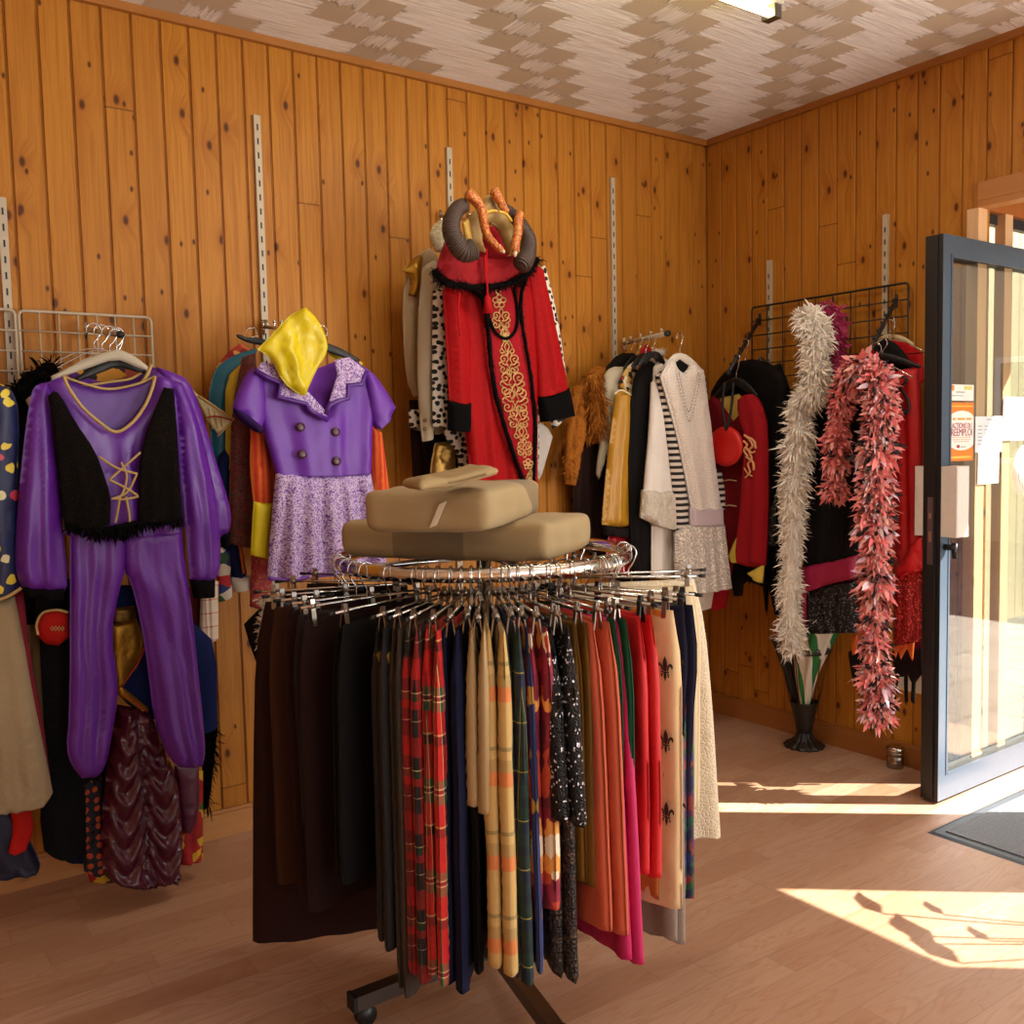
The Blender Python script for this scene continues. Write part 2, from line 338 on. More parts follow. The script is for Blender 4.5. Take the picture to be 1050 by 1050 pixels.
def chaikin(P, it):
    for _ in range(it):
        Q = []; n = len(P)
        for i in range(n):
            z, a, b = P[i-1], P[i], P[(i+1) % n]
            t = math.atan2(b[1]-a[1], b[0]-a[0])-math.atan2(a[1]-z[1], a[0]-z[0]); t = abs((t+PI) % (2*PI)-PI)
            if t > .85: Q.append(a)
            else: Q += [(a[0]*.75+z[0]*.25, a[1]*.75+z[1]*.25), (a[0]*.75+b[0]*.25, a[1]*.75+b[1]*.25)]
        P = Q
    return P
def drape(mb, pl, pts, thick=.03, R=None, folds=(), sp=.014, hem=True, sm=1, off=0, seed=0, wr=.004, wf=7, bow=0, swag=None, mi=0, px=True, lean=0, tf=None, cr=.004, uvk=0):
    """a hanging piece of cloth with the given outline on plane pl: two sides that bulge apart from the outline, folds and wrinkles"""
    P = [pl.uv(*p) for p in pts] if px else list(pts)
    if px: thick *= .8
    P = chaikin(P, sm)
    A = sum(P[i][0]*P[(i+1) % len(P)][1]-P[(i+1) % len(P)][0]*P[i][1] for i in range(len(P)))
    if A < 0: P = P[::-1]
    B = []
    for i in range(len(P)):
        a, b = P[i], P[(i+1) % len(P)]; L = math.hypot(b[0]-a[0], b[1]-a[1])
        if L < 1e-6: continue
        k = max(1, int(L/sp+.5))
        B += [(a[0]+(b[0]-a[0])*t/k, a[1]+(b[1]-a[1])*t/k) for t in range(k)]
    B = np.array(B); nb = len(B); E1 = np.roll(B, -1, 0)
    u0, v0 = B.min(0); u1, v1 = B.max(0); Hh = max(v1-v0, 1e-3)
    D = E1-B; Ln = np.maximum(np.hypot(D[:, 0], D[:, 1]), 1e-9)
    hemE = np.zeros(nb, bool)
    if hem:
        low = v0 + Hh*(hem if hem is not True else .22)
        hemE = (D[:, 0]/Ln > .62) & (B[:, 1] < low)
    def dist(Q, keep):
        if not keep.any(): return np.full(len(Q), 1.0)
        a = B[keep]; d = D[keep]; l2 = (d**2).sum(1)
        best = np.full(len(Q), 9.0)
        for i in range(0, len(Q), 4000):
            q = Q[i:i+4000]; t = np.clip(((q[:, None]-a[None])*d[None]).sum(2)/l2[None], 0, 1)
            best[i:i+4000] = np.hypot(*np.moveaxis(q[:, None]-(a[None]+t[..., None]*d[None]), 2, 0)).min(1)
        return best
    us = np.arange(u0, u1+sp, sp); vs = np.arange(v0, v1+sp, sp*.9)
    gx, gy = np.meshgrid(us, vs); gx[1::2] += sp*.5; Q = np.stack([gx.ravel(), gy.ravel()], 1)
    # even-odd inside test
    ins = np.zeros(len(Q), bool)
    for i in range(nb):
        a, b = B[i], E1[i]
        if a[1] == b[1]: continue
        c = (a[1] > Q[:, 1]) != (b[1] > Q[:, 1])
        ins ^= c & (Q[:, 0] < (b[0]-a[0])*(Q[:, 1]-a[1])/(b[1]-a[1])+a[0])
    Q = Q[ins]; R = R or thick*1.3; allE = np.ones(nb, bool)
    Nb = np.roll(E1, 0, 0)-np.roll(B, 1, 0); Nb = np.stack([-Nb[:, 1], Nb[:, 0]], 1)/np.maximum(np.hypot(Nb[:, 0], Nb[:, 1]), 1e-9)[:, None]
    rings = []; cut = sp*.55
    if R < sp*3.2:
        for q_ in (.12, .45):
            I = B+Nb*R*q_; dI = dist(I, allE); rings.append(I[np.abs(dI-R*q_) < R*.06])
        cut = R*.45+sp*.45
    if len(Q): Q = Q[dist(Q, allE) > cut]
    allp = np.concatenate([B]+rings+([Q] if len(Q) else []))
    res = delaunay_2d_cdt([Vector((float(p[0]), float(p[1]))) for p in allp], [(i, (i+1) % nb) for i in range(nb)], [], 1, 1e-6)
    V2 = np.array([(v.x, v.y) for v in res[0]]); tris = res[2]
    ds = dist(V2, ~hemE)
    t = np.clip(ds/R, 0, 1); prof = np.sqrt(np.maximum(0, 1-(1-t)**2))
    # left and right limits of the outline at each height, for folds that fan out
    nbin = 60; lo = np.full(nbin, 9e9); hi = np.full(nbin, -9e9)
    for p in B:
        k = int(min(nbin-1, (p[1]-v0)/Hh*nbin))
        for kk in (k-1, k, k+1):
            if 0 <= kk < nbin: lo[kk] = min(lo[kk], p[0]); hi[kk] = max(hi[kk], p[0])
    for k in range(nbin):
        if lo[k] > 8e9: lo[k] = u0; hi[k] = u1
    rng = random.Random(seed*7+13); ph0 = rng.random()*6; dw = np.zeros(len(V2)); sd_ = np.zeros(len(V2))
    so = Vector((seed*3.17, seed*1.3, seed*.7))
    for i, (u, v) in enumerate(V2):
        k = int(min(nbin-1, max(0, (v-v0)/Hh*nbin))); s = (u-lo[k])/max(hi[k]-lo[k], .02); tt = (v1-v)/Hh
        f = 0; sd_[i] = max(-1, min(1, (1-2*s)*1.4))
        for fo in folds:
            n_, amp = fo[0], fo[1]; gpow = fo[2] if len(fo) > 2 else .6; 
            a = 2*PI*n_*s + ph0 + 1.6*mnoise.noise(Vector((u*3, v*1.2, 1))+so)
            f += amp*(max(0, tt)**gpow)*(.62*math.cos(a)+.3*math.cos(2*a+1.1)+.25*math.cos(.5*a+2))
        if swag:
            n_, per, depth, amp = swag; ss = (s*n_) % 1-.5; q = (v+depth*(1-4*ss*ss))/per+.35*mnoise.noise(Vector((u*5, v*5, 3))+so); fr = q % 1
            f += amp*(fr*1.6 if fr < .62 else (1-fr)*2.6) - amp*.6*(abs(ss)*2)**6
        if wr: f += wr*(mnoise.noise(Vector((u*wf, v*wf*.45, 0))+so)+.5*mnoise.noise(Vector((u*wf*2.3+v*4, v*wf, 5))+so))
        if cr: f += cr*(.5-2.2*abs(mnoise.noise(Vector((u*9+v*2.0, v*2.6, 9))+so)))*min(1, max(0, v1-v)*8+.3)+cr*.6*(.5-2*abs(mnoise.noise(Vector((u*17-v*5, v*6, 2))+so)))
        if bow: f -= bow*(2*s-1)**2
        dw[i] = f
    edge = np.clip(ds/.02, .35, 1)
    if tf:
        kf = np.array([tf(u, v) for u, v in V2]); prof = prof*kf
    front = off+thick*prof+dw*edge; back = off-thick*.8*prof+dw*edge*.6
    n2 = len(V2)
    leanf = lambda v: lean*(v1-v)
    VV = [pl.w(V2[i][0], V2[i][1], front[i]+leanf(V2[i][1])) for i in range(n2)] + [pl.w(V2[i][0], V2[i][1], back[i]+leanf(V2[i][1])) for i in range(n2)]
    UV = [(V2[i][0]+uvk*thick*prof[i]*sd_[i], V2[i][1]) for i in range(n2)]+[(V2[i][0]+uvk*thick*.8*prof[i]*sd_[i], V2[i][1]) for i in range(n2)]
    FF = []; cnt = {}
    for tr in tris:
        tr = list(tr); a, b, c = V2[tr[0]], V2[tr[1]], V2[tr[2]]
        if (b[0]-a[0])*(c[1]-a[1])-(b[1]-a[1])*(c[0]-a[0]) < 0: tr = tr[::-1]
        FF.append(tuple(tr)); FF.append(tuple(n2+j for j in tr[::-1]))
        for j in range(3):
            e = (tr[j], tr[(j+1) % 3]); cnt[e] = 1
    for (a, b) in list(cnt):
        if (b, a) not in cnt: FF.append((b, a, n2+a, n2+b))
    return mb.add(VV, FF, UV, mi)
_seed = [0]
def cl(name, mat, pl, pts, parent=None, **k):
    _seed[0] += 1; k.setdefault('seed', _seed[0]); mb = MB(); drape(mb, pl, pts, **k); return mb.build(name, mat, parent)
def at(pl, pts, n=0): return [pl.hit(*p)+pl.n*n for p in pts]
def spline(P, k=6, closed=False):
    P = [Vector(p) for p in P]; o = []; n = len(P)
    for i in range(n if closed else n-1):
        p = [P[(i+j) % n] if closed else P[min(max(i+j, 0), n-1)] for j in (-1, 0, 1, 2)]
        for t in range(k):
            t /= k; o.append(.5*((2*p[1])+(p[2]-p[0])*t+(2*p[0]-5*p[1]+4*p[2]-p[3])*t*t+(3*p[1]-p[0]-3*p[2]+p[3])*t**3))
    if not closed: o.append(P[-1])
    return o
def fuzzy(path, R, n, hair, mats, core=.45, wid=.10, seed=0, droop=.3, name='feather_boa', parent=None, weights=None, prs=None):
    """a boa or a fur edge: a core with many small curled feathers standing off it"""
    rng = random.Random(seed); mb = MB(); S = spline(path, 5); m = len(S)
    RR = [R]*m if prs is None else [R*(prs[0]+(prs[1]-prs[0])*i/(m-1)) for i in range(m)]
    mb.tube(S, [r*core for r in RR], 8, ns=.5)
    for _ in range(n):
        f = rng.random()*(m-1); i = min(int(f), m-2); p = S[i].lerp(S[i+1], f-i); t = (S[i+1]-S[i]).normalized(); r = RR[i]
        x = t.orthogonal().normalized(); y = t.cross(x); a = rng.random()*2*PI; d = x*math.cos(a)+y*math.sin(a)
        cl_ = .75+.5*mnoise.noise(p*26); L = hair*r*rng.uniform(.45, 1.3)*cl_; b = p+d*r*core*rng.uniform(.5, 1); dr = (d*rng.uniform(.6, 1.1)+t*rng.uniform(-.9, 1.2)+Vector((0, 0, -droop))+Vector((rng.uniform(-.5, .5), rng.uniform(-.5, .5), rng.uniform(-.5, .5)))).normalized()
        sd = dr.cross(Vector((rng.uniform(-1, 1), rng.uniform(-1, 1), rng.uniform(-1, 1)))).normalized()*L*wid*rng.uniform(.7, 1.3); bend = Vector((rng.uniform(-.3, .3), rng.uniform(-.3, .3), rng.uniform(-.5, .1)))*L
        q1 = b+dr*L*.45+bend*.15; q2 = b+dr*L*.8+bend*.55; q3 = b+dr*L*.95+bend*1.1
        k = 0
        if weights:
            z = rng.random(); acc = 0
            for k, wgt in enumerate(weights):
                acc += wgt
                if z < acc: break
        mb.add([b, q1+sd, q2+sd*.7, q3, q2-sd*.7, q1-sd], [(0, 1, 5), (1, 2, 4, 5), (2, 3, 4)], [(0, 0)]*6, k)
    return mb.build(name, mats, parent)
CHROME = metal(); STEEL = metal('#8b8b88', .35); BLK = plastic('#0c0b0b', .5); WHITEP = plastic('#e6e0d4', .45); WIRE = plastic('#bfb29b', .4); DARKWIRE = plastic('#1a1614', .45)
# ------------------------------------------------------------------ the room
PINE_A = pine(0); PINE_B = pine(1); TRIMA = plain_wood('#ad7230', '#9a6224', 0); TRIMB = plain_wood('#a56a2a', '#925a20', 1); SKIRT = plain_wood('#c08a52', '#a9733c', 0); SKIRTB = plain_wood('#a86e36', '#935a28', 1)
def boards(mb, along, lo, hi, z0, z1, back=.02):
    """tongue-and-groove boards: along 0 lies on y=0, along 1 lies on x=0"""
    Wd = .096; k0 = math.floor(lo/Wd); xs = []
    k = k0
    while k*Wd < hi:
        for dx, dd in ((0, .006), (.0025, .006), (.006, 0), (Wd-.006, 0), (Wd-.0025, .006)):
            x = k*Wd+dx
            if lo <= x <= hi: xs.append((x, dd))
        k += 1
    xs = [(lo, 0)]+xs+[(hi, 0)]; V = []
    for x, dd in xs:
        for z in (z0, z1):
            V.append((x, dd, z) if along == 0 else (dd, x, z))
    n = len(xs); F_ = [((2*i, 2*i+2, 2*i+3, 2*i+1) if along == 0 else (2*i+2, 2*i, 2*i+1, 2*i+3)) for i in range(n-1)]
    mb.add(V, F_, smooth=False)
    if along == 0: mb.box((lo, .012, z0), (hi, .012+back, z1))
    else: mb.box((.012, lo, z0), (.012+back, hi, z1))
X0, Y0 = -5.6, -6.6
JY = -1.418
mb = MB(); boards(mb, 0, X0, .012, 0, CEIL, .1); struct('wall_back', mb, PINE_A)
mb = MB(); boards(mb, 1, JY, 0, 0, CEIL, .06); boards(mb, 1, Y0, JY, 2.315, CEIL, .06); struct('wall_right', mb, PINE_B)
mb = MB(); mb.box((X0-.1, Y0, 0), (X0, 0, CEIL)); struct('wall_left', mb, plain_wood('#c9a27a', '#b98e62', 2))
mb = MB(); mb.box((X0, Y0-.1, 0), (-3.8, Y0, CEIL)); mb.box((-1.0, Y0-.1, 0), (.7, Y0, CEIL)); mb.box((-3.8, Y0-.1, 0), (-1.0, Y0, .6)); mb.box((-3.8, Y0-.1, 2.6), (-1.0, Y0, CEIL)); struct('wall_front', mb, plain_wood('#d9c7ae', '#cbb596', 2))
mb = MB(); mb.box((X0, Y0, -.05), (.72, 0, 0)); struct('floor', mb, laminate())
mb = MB(); mb.box((X0, Y0, CEIL), (.75, .1, CEIL+.08)); struct('ceiling', mb, combed_ceiling())
mb = MB(); mb.box((X0, -.02, 0), (0, 0, .088)); mb.box((X0, -.012, .088), (0, 0, .1)); struct('baseboard_back', mb, SKIRT)
mb = MB(); mb.box((-.02, JY, 0), (0, 0, .085)); mb.box((-.012, JY, .085), (0, 0, .097)); struct('baseboard_right', mb, SKIRTB)
mb = MB(); mb.box((X0, -.022, CEIL-.028), (0, 0, CEIL)); struct('trim_1', mb, TRIMA)
mb = MB(); mb.box((-.022, -4, CEIL-.028), (0, 0, CEIL)); struct('trim_2', mb, TRIMB)
# entrance: porch between the boarded wall and the street front at x = 0.6
CREAMW = plain_wood('#e3bd92', '#d3a676', 2); JAMBW = plain_wood('#b06a34', '#99551f', 2); GREYF = plastic('#2e3236', .45)
mb = MB(); mb.box((-.018, JY-.0, 2.315), (.005, -4.0, 2.385)); mb.box((-.016, JY-.0, 2.29), (.06, -4.0, 2.315)); struct('trim_3', mb, plain_wood('#b87c3a', '#a66a2c', 1))
mb = MB(); mb.box((-.012, JY-.002, 0), (.052, JY+.045, 2.29)); mb.box((-.014, JY-.006, 0), (.058, JY+.045, .12)); struct('trim_4', mb, CREAMW)
mb = MB(); mb.box((.052, JY+.02, 0), (.10, JY+.06, 2.29)); struct('trim_5', mb, JAMBW)
mb = MB(); mb.box((.19, JY-.002, 0), (.25, JY+.04, 2.29)); mb.box((.187, JY-.006, 0), (.253, JY+.04, .1)); struct('trim_6', mb, CREAMW)
mb = MB(); mb.box((.035, JY, 2.29), (.62, JY+.05, CEIL)); struct('trim_7', mb, JAMBW)
wn = MB(); wn.box((.10, JY+.03, 0), (.13, JY+.06, 2.29)); wn.box((.53, JY+.03, 0), (.6, JY+.06, 2.29)); wn.box((.10, JY+.03, 0), (.6, JY+.06, .06)); wn.box((.1, JY+.03, 2.25), (.6, JY+.06, 2.29))
w1 = struct('window_1', wn, GREYF); g1 = MB(); g1.box((.13, JY+.042, .06), (.53, JY+.048, 2.25)); g1.build('pane', thin_glass(), w1)
fr = MB()
for y0, y1 in ((-1.49, JY), (-3.16, -2.44), (-4.0, -3.84), (-6.6, -6.2)): fr.box((.6, y0, 0), (.7, y1, CEIL))
fr.box((.6, -6.6, 2.47), (.7, -2.44, CEIL)); fr.box((.6, -2.44, 2.2), (.7, JY, CEIL)); fr.box((.6, -4.0, 0), (.7, -3.16, .5)); fr.box((.6, -6.6, 0), (.7, -3.84, .4)); struct('wall_street', fr, plastic('#b9a88f', .7))
for i, (y0, y1, z0) in enumerate(((-3.84, -3.16, .5), (-6.2, -4.0, .4))):
    wn = MB(); wn.box((.62, y0, z0), (.66, y0+.04, 2.47)); wn.box((.62, y1-.04, z0), (.66, y1, 2.47)); wn.box((.62, y0, z0), (.66, y1, z0+.04)); wn.box((.62, y0, 2.45), (.66, y1, 2.47))
    wo = struct('window_%d' % (i+2), wn, GREYF); gm = MB(); gm.box((.638, y0+.04, z0+.04), (.642, y1-.04, 2.45)); gm.build('pane', thin_glass(), wo)
# outside: paving, the neighbour's cream fence, houses across the street
def paving():
    g = G('paving'); q = g.sep(g.ob()); b = g.n('TexBrick', Vector=g.ob(), Color1='#9b8f84', Color2='#877b70', Mortar='#5f574f', Scale=1.0, Mortar_Size=.008, Brick_Width=.4, Row_Height=.4)
    n = g.noise(g.ob(), 12, 4); return g.fin(g.mix(g.m_('MULTIPLY', n, .4), b, '#6f665e'), .8)
mb = MB(); mb.box((.72, -30, -.12), (40, 30, -.04)); mb.box((.1, JY+.06, -.12), (.72, 30, -.04)); struct('street_ground', mb, paving())
mb = MB()
for i in range(34): mb.box((.25+i*.12, .35, -.04), (.25+i*.12+.113, .38, 3.2))
struct('neighbour_wall', mb, plain_wood('#d8c3a4', '#c6ac86', 2))
def house(name, label, x, y0, y1, h, col, roofc, nw):
    t = thing(name, label, 'house', (x, (y0+y1)/2, -.04), 'houses across the street')
    m = MB(); m.box((x, y0, -.04), (x+6, y1, h)); m.build('facade', plastic(col, .8), t)
    m = MB(); m.add([(x-.4, y0, h), (x+6, y0, h), (x+6, y1, h), (x-.4, y1, h), (x+2.8, y0, h+2), (x+2.8, y1, h+2)], [(0, 3, 2, 1), (0, 4, 5, 3), (1, 2, 5, 4), (0, 1, 4), (2, 3, 5)], smooth=False); m.build('roof', plastic(roofc, .8), t)
    for k in range(nw):
        for zz in (1.0, 3.6):
            yy = y0+(k+.5)*(y1-y0)/nw; m = MB(); m.box((x-.05, yy-.5, zz), (x+.02, yy+.5, zz+1.4)); f = m.build('window_frame', plastic('#e8e4da', .5), t)
            m = MB(); m.box((x-.06, yy-.42, zz+.08), (x-.05, yy+.42, zz+1.32)); m.build('pane', plastic('#2a3036', .1), f)
house('town_house', 'cream town house with brown roof across the street, reflected in the door', 9, -13, -4.5, 6, '#cbb79a', '#7c4a36', 4)
house('town_house', 'grey-brown town house with dark roof across the street, reflected in the door', 9, -4.4, 5, 5.2, '#8d7767', '#54423a', 4)

# door, standing open into the room
DOORF = plastic('#3b4046', .35); DOORF.node_tree.nodes['Principled BSDF'].inputs['Metallic'].default_value = .5
DX0, DX1, DYF, DYB, DZ0, DZ1 = -.318, .585, -1.455, -1.385, .012, 2.152
PD = Plane((0, DYF, 0), (1, 0, 0))
dr = MB(); st = .058
dr.box((DX0, DYF, DZ0), (DX0+st, DYB, DZ1)); dr.box((DX1-st, DYF, DZ0), (DX1, DYB, DZ1)); dr.box((DX0+st, DYF, DZ0), (DX1-st, DYB, DZ0+.1)); dr.box((DX0+st, DYF, DZ1-.075), (DX1-st, DYB, DZ1))
dr.box((DX0-.008, DYF+.018, DZ0+.004), (DX0, DYB-.018, DZ1-.004))
door = struct('door_1', dr, plastic('#10100f', .5)); 
fa = MB(); e = .0015
fa.box((DX0, DYF-e, DZ0), (DX0+st, DYF, DZ1)); fa.box((DX1-st, DYF-e, DZ0), (DX1, DYF, DZ1)); fa.box((DX0+st, DYF-e, DZ0), (DX1-st, DYF, DZ0+.1)); fa.box((DX0+st, DYF-e, DZ1-.075), (DX1-st, DYF, DZ1))
fa.box((DX0+st-.006, DYF-.004, DZ0+.1-.006), (DX0+st+.004, DYF, DZ1-.069)); fa.box((DX0+st, DYF-.004, DZ1-.081), (DX1-st, DYF, DZ1-.071)); fa.box((DX0+st, DYF-.004, DZ0+.094), (DX1-st, DYF, DZ0+.104))
fm = plastic('#66788c', .3); fm.node_tree.nodes['Principled BSDF'].inputs['Metallic'].default_value = .6  # blue of the reflected sky put into the front faces' base colour
fa.build('door_frame', fm, door)
m = MB(); m.box((DX0+st, DYF+.03, DZ0+.1), (DX1-st, DYF+.036, DZ1-.075)); m.build('glass_pane', thin_glass('#eef3f0', 1.6), door)
def zat(px, py): return PD.hit(px, py).z
m = MB(); m.box((DX0-.011, DYF+.024, zat(955, 581)), (DX0-.006, DYB-.024, zat(955, 511))); lp = m.build('lock_plate', STEEL, door)
zl = zat(955, 530); m = MB(); m.box((DX0-.0125, DYF+.03, zl-.012), (DX0-.0105, DYB-.03, zl+.01)); m.box((DX0-.0125, DYF+.03, zl-.1), (DX0-.0105, DYB-.03, zl-.06)); m.build('latch', metal('#d8c9a8', .3), lp)
zc = zat(966, 564); m = MB(); m.tube([(DX0+.03, DYF, zc+.01), (DX0+.03, DYF-.045, zc+.01)], .012, 10); m.tube([(DX0+.03, DYF-.04, zc+.028), (DX0+.03, DYF-.04, zc-.03)], .011, 10); m.build('door_knob', metal('#3a3a3a', .4), door)
# papers stuck on the door pane (inside)
GL = DYF+.0295; PG = Plane((0, GL, 0), (1, 0, 0))
def sheet(name, label, cat, x0, y0, x1, y1, mat):
    a, b = PG.hit(x0, y0), PG.hit(x1, y1); t = thing(name, label, cat, ((a.x+b.x)/2, GL, b.z))
    m = MB(); m.box((a.x, GL-.0012, b.z), (b.x, GL, a.z)); m.build('paper', mat, t); return t, a.x, b.x, b.z, a.z
def ink(t, rects, x0, x1, z0, z1, mat, name='print'):
    m = MB()
    for u0, v0, u1, v1 in rects: m.box((x0+(x1-x0)*u0, GL-.0022, z0+(z1-z0)*v0), (x0+(x1-x0)*u1, GL-.0012, z0+(z1-z0)*v1))
    m.build(name, mat, t)
def words(t, s, x, z, size, mat, width=None, name='lettering'):
    cu = bpy.data.curves.new(name, 'FONT'); cu.body = s; cu.size = size; cu.align_x = 'CENTER'; cu.align_y = 'CENTER'; cu.extrude = .0004; cu.materials.append(mat); cu.offset = 0
    o = bpy.data.objects.new(name, cu); COL.objects.link(o); o.parent = t; o.rotation_euler = (PI/2, 0, 0); o.location = Vector((x, GL-.0024, z))-t.location
    bpy.context.view_layer.update()
    k = width/max(o.dimensions.x, .001) if width else 1
    me = bpy.data.meshes.new_from_object(o.evaluated_get(bpy.context.evaluated_depsgraph_get())); me.transform(Matrix.Diagonal((k, 1, 1, 1)))
    n = bpy.data.objects.new(name, me); COL.objects.link(n); n.parent = t; n.rotation_euler = o.rotation_euler; n.location = o.location
    bpy.data.objects.remove(o); return n
PAPER = plastic('#f0efea', .6); OR = plastic('#e8862a', .5); REDI = plastic('#a3213a', .5); GREYI = plastic('#8b9297', .6)
t, a, b, c, d = sheet('sticker', 'small white card with orange corner at the top of the door papers', 'sticker', 974, 394, 998, 411, PAPER)
ink(t, [(.05, .62, .16, .95)], a, b, c, d, OR); ink(t, [(.6, .68, .92, .92)], a, b, c, d, plastic('#d9d873', .5)); ink(t, [(.25, .5, .6, .56), (.08, .28, .55, .32)], a, b, c, d, GREYI)
t, a, b, c, d = sheet('poster', 'orange poster about reuse with white middle on the glass door', 'poster', 973.5, 412.5, 997.5, 472, OR)
m = MB(); N = 28; cx, cz = (a+b)/2, c+(d-c)*.52; V = [(cx, GL-.0018, cz)]
for k in range(N):
    an = 2*PI*k/N; V.append((cx+(b-a)*.495*max(-1, min(1, 1.35*math.cos(an))), GL-.0018, cz+(d-c)*.34*math.copysign(abs(math.sin(an))**.75, math.sin(an))))
m.add(V, [(0, 1+k, 1+(k+1) % N) for k in range(N)], smooth=False); m.build('white_field', PAPER, t)
wd = (b-a)
words(t, 'ACTIONS DU', cx, c+(d-c)*.60, .029, REDI, wd*.82); words(t, 'RÉEMPLOI', cx, c+(d-c)*.485, .04, REDI, wd*.86)
ink(t, [(.12, .70, .24, .735), (.32, .70, .62, .735), (.68, .70, .9, .735)], a, b, c, d, plastic('#e0a93c', .5)); ink(t, [(.1, .40, .9, .415), (.12, .36, .88, .375), (.2, .325, .8, .34)], a, b, c, d, plastic('#e5b9a0', .5)); ink(t, [(.3, .225, .42, .275)], a, b, c, d, REDI); ink(t, [(.46, .235, .68, .25)], a, b, c, d, GREYI); ink(t, [(.08, .045, .9, .085)], a, b, c, d, plastic('#f6c75e', .5), 'border_line'); ink(t, [(.05, .925, .95, .945)], a, b, c, d, plastic('#f6c75e', .5), 'border_line')
t, a, b, c, d = sheet('notice', 'white printed opening hours sheet on the glass door', 'notice', 1000, 427, 1027, 463, plastic('#dfe9ee', .6))
ink(t, [(.1, .72-.1*i, .24, .74-.1*i) for i in range(6)]+[(.34, .72-.1*i, .46, .74-.1*i) for i in range(5)]+[(.52, .62, .62, .64), (.42, .9, .66, .92)], a, b, c, d, GREYI)
t, a, b, c, d = sheet('notice', 'small white handwritten note below the opening hours sheet', 'notice', 1003, 463.5, 1023.5, 495, PAPER)
ink(t, [(.2, .68, .85, .7), (.3, .28, .8, .31)], a, b, c, d, plastic('#c3c9c8', .6))
t, a, b, c, d = sheet('notice', 'blank white sheet at the right edge of the glass door', 'notice', 1029, 407, 1058, 451, PAPER)
o = PG.hit(1052, 483); rr = PG.hit(1052, 456).z-o.z
m = MB(); m.lathe([(rr, 0), (rr, .0012)], (0, 0, 0), 40); 
for i, p in enumerate(m.v): m.v[i] = Vector((o.x+p.x, GL-p.z, o.z+p.y))
t = thing('sticker', 'round white sticker with grey line drawing on the glass door', 'sticker', (o.x, GL, o.z-rr)); m.build('disc', plastic('#f3efdf', .6), t)
m = MB()
for ctr, r_ in (((-.03, -.02), .032), ((.02, -.02), .04), ((-.004, -.045), .03)):
    m.tube([(o.x+ctr[0]+r_*math.cos(q), GL-.0018, o.z+ctr[1]+r_*1.1*math.sin(q)) for q in [PI*.1*i for i in range(16)]], .0012, 5)
m.build('drawing', GREYI, t)
# cream pull boxes on both faces of the door
za_, zb2 = PD.hit(968, 478).z, PD.hit(968, 550).z
CB = plastic('#d9d2c8', .45)
m = MB(); m.box((DX0+.001, DYF-.062, zb2), (DX0+.085, DYF-.0016, za_)); pbx = m.build('pull_box', CB, door)
m = MB(); m.box((DX0+.006, DYF-.0635, zb2+.006), (DX0+.08, DYF-.062, za_-.006)); m.build('cover', plastic('#e4dfd8', .4), pbx)
m = MB(); m.box((DX0+.001, DYB, zb2), (DX0+.085, DYB+.035, za_)); m.build('pull_box', CB, door)
# door mat
def matm():
    g = G('mat_pile'); q = g.sep(g.ob()); n = g.noise(g.ob(), 400, 2); s_ = g.m_('SINE', g.m_('MULTIPLY', q[1], 500)); g.bump(g.m_('ADD', n, g.m_('MULTIPLY', s_, .3)), .8, .004); return g.fin(g.mix(n, '#55585e', '#9a9da2'), .95)
t = thing('door_mat', 'grey ribbed door mat with dark rubber border inside the door', 'mat', (-.2, -2.0, 0))
m = MB(); m.hexa([(-.59, -2.5, .0005), (.3, -2.5, .0005), (.3, -1.575, .0005), (-.59, -1.575, .0005), (-.575, -2.485, .006), (.285, -2.485, .006), (.285, -1.59, .006), (-.575, -1.59, .006)]); m.build('rubber_border', plastic('#3a3f48', .6), t)
m = MB(); m.box((-.545, -2.455, .004), (.255, -1.62, .011)); m.build('pile', matm(), t)
# fluorescent fitting on the ceiling
LM = emit('#fff3b0', 14)
def batten(x, y, label, seen):
    t = thing('fluorescent_lamp', label, 'lamp', (x, y, CEIL-.09), 'ceiling lamps')
    m = MB(); m.box((x-.62, y-.035, CEIL-.045), (x+.62, y+.035, CEIL-.001)); m.build('housing', plastic('#d6d2c4', .4), t)
    m = MB(); m.tube([(x-.59, y, CEIL-.068), (x+.59, y, CEIL-.068)], .014, 10); m.build('tube', LM, t)
    for s_ in (-1, 1):
        m = MB(); m.box((x+s_*.6-.018, y-.028, CEIL-.088), (x+s_*.6+.018, y+.028, CEIL-.045)); m.build('end_cap', STEEL, t)
    lamp('lamp_light', 'AREA', 12, (1, .93, .8), (x, y, CEIL-.1), aim=(0, 0, -1), shape='RECTANGLE', size=1.15, size_y=.06)
pl = onZ(795, 13, CEIL-.06); batten(pl.x-.62, pl.y, 'fluorescent tube fitting on the ceiling, its end showing above the corner', 1)
batten(pl.x-.62, pl.y-2.6, 'fluorescent tube fitting on the ceiling behind the viewer', 0)  # second fitting, added out of view for more room light

# ------------------------------------------------------------------ wall rails, grids, arms
def rail(label, pl, x0, y0, ztop_px=None, zb=.35, mat=WIRE):
    p = pl.hit(x0, y0); u = (p-pl.o).dot(pl.e); t = thing('slotted_rail', label, 'rail', pl.w(u, zb, 0), 'slotted wall rails')
    m = MB(); c = pl.w(u, (p.z+zb)/2, .007); m.obox(c, pl.e*.0125, pl.n*.007, pl.f*(p.z-zb)/2)
    z = zb+.03
    while z < p.z-.03:
        m.obox(pl.w(u, z, .0142), pl.e*.0028, pl.n*.0006, pl.f*.011, 1); z += .05
    m.build('upright', [mat, BLK], t)
    return u
wa, wb = PA(0), PB(0)
rail('slotted steel wall rail at the left edge above the wire grid', wa, 1, 203)
rail('slotted steel wall rail above the yellow hood', wa, 262, 119)
rail('slotted steel wall rail above the horned headdress', wa, 459, 152)
rail('slotted steel wall rail above the brown fur coat', wa, 626.5, 183)
rail('slotted steel wall rail behind the left half of the black grid', wb, 790, 267, zb=1.0)
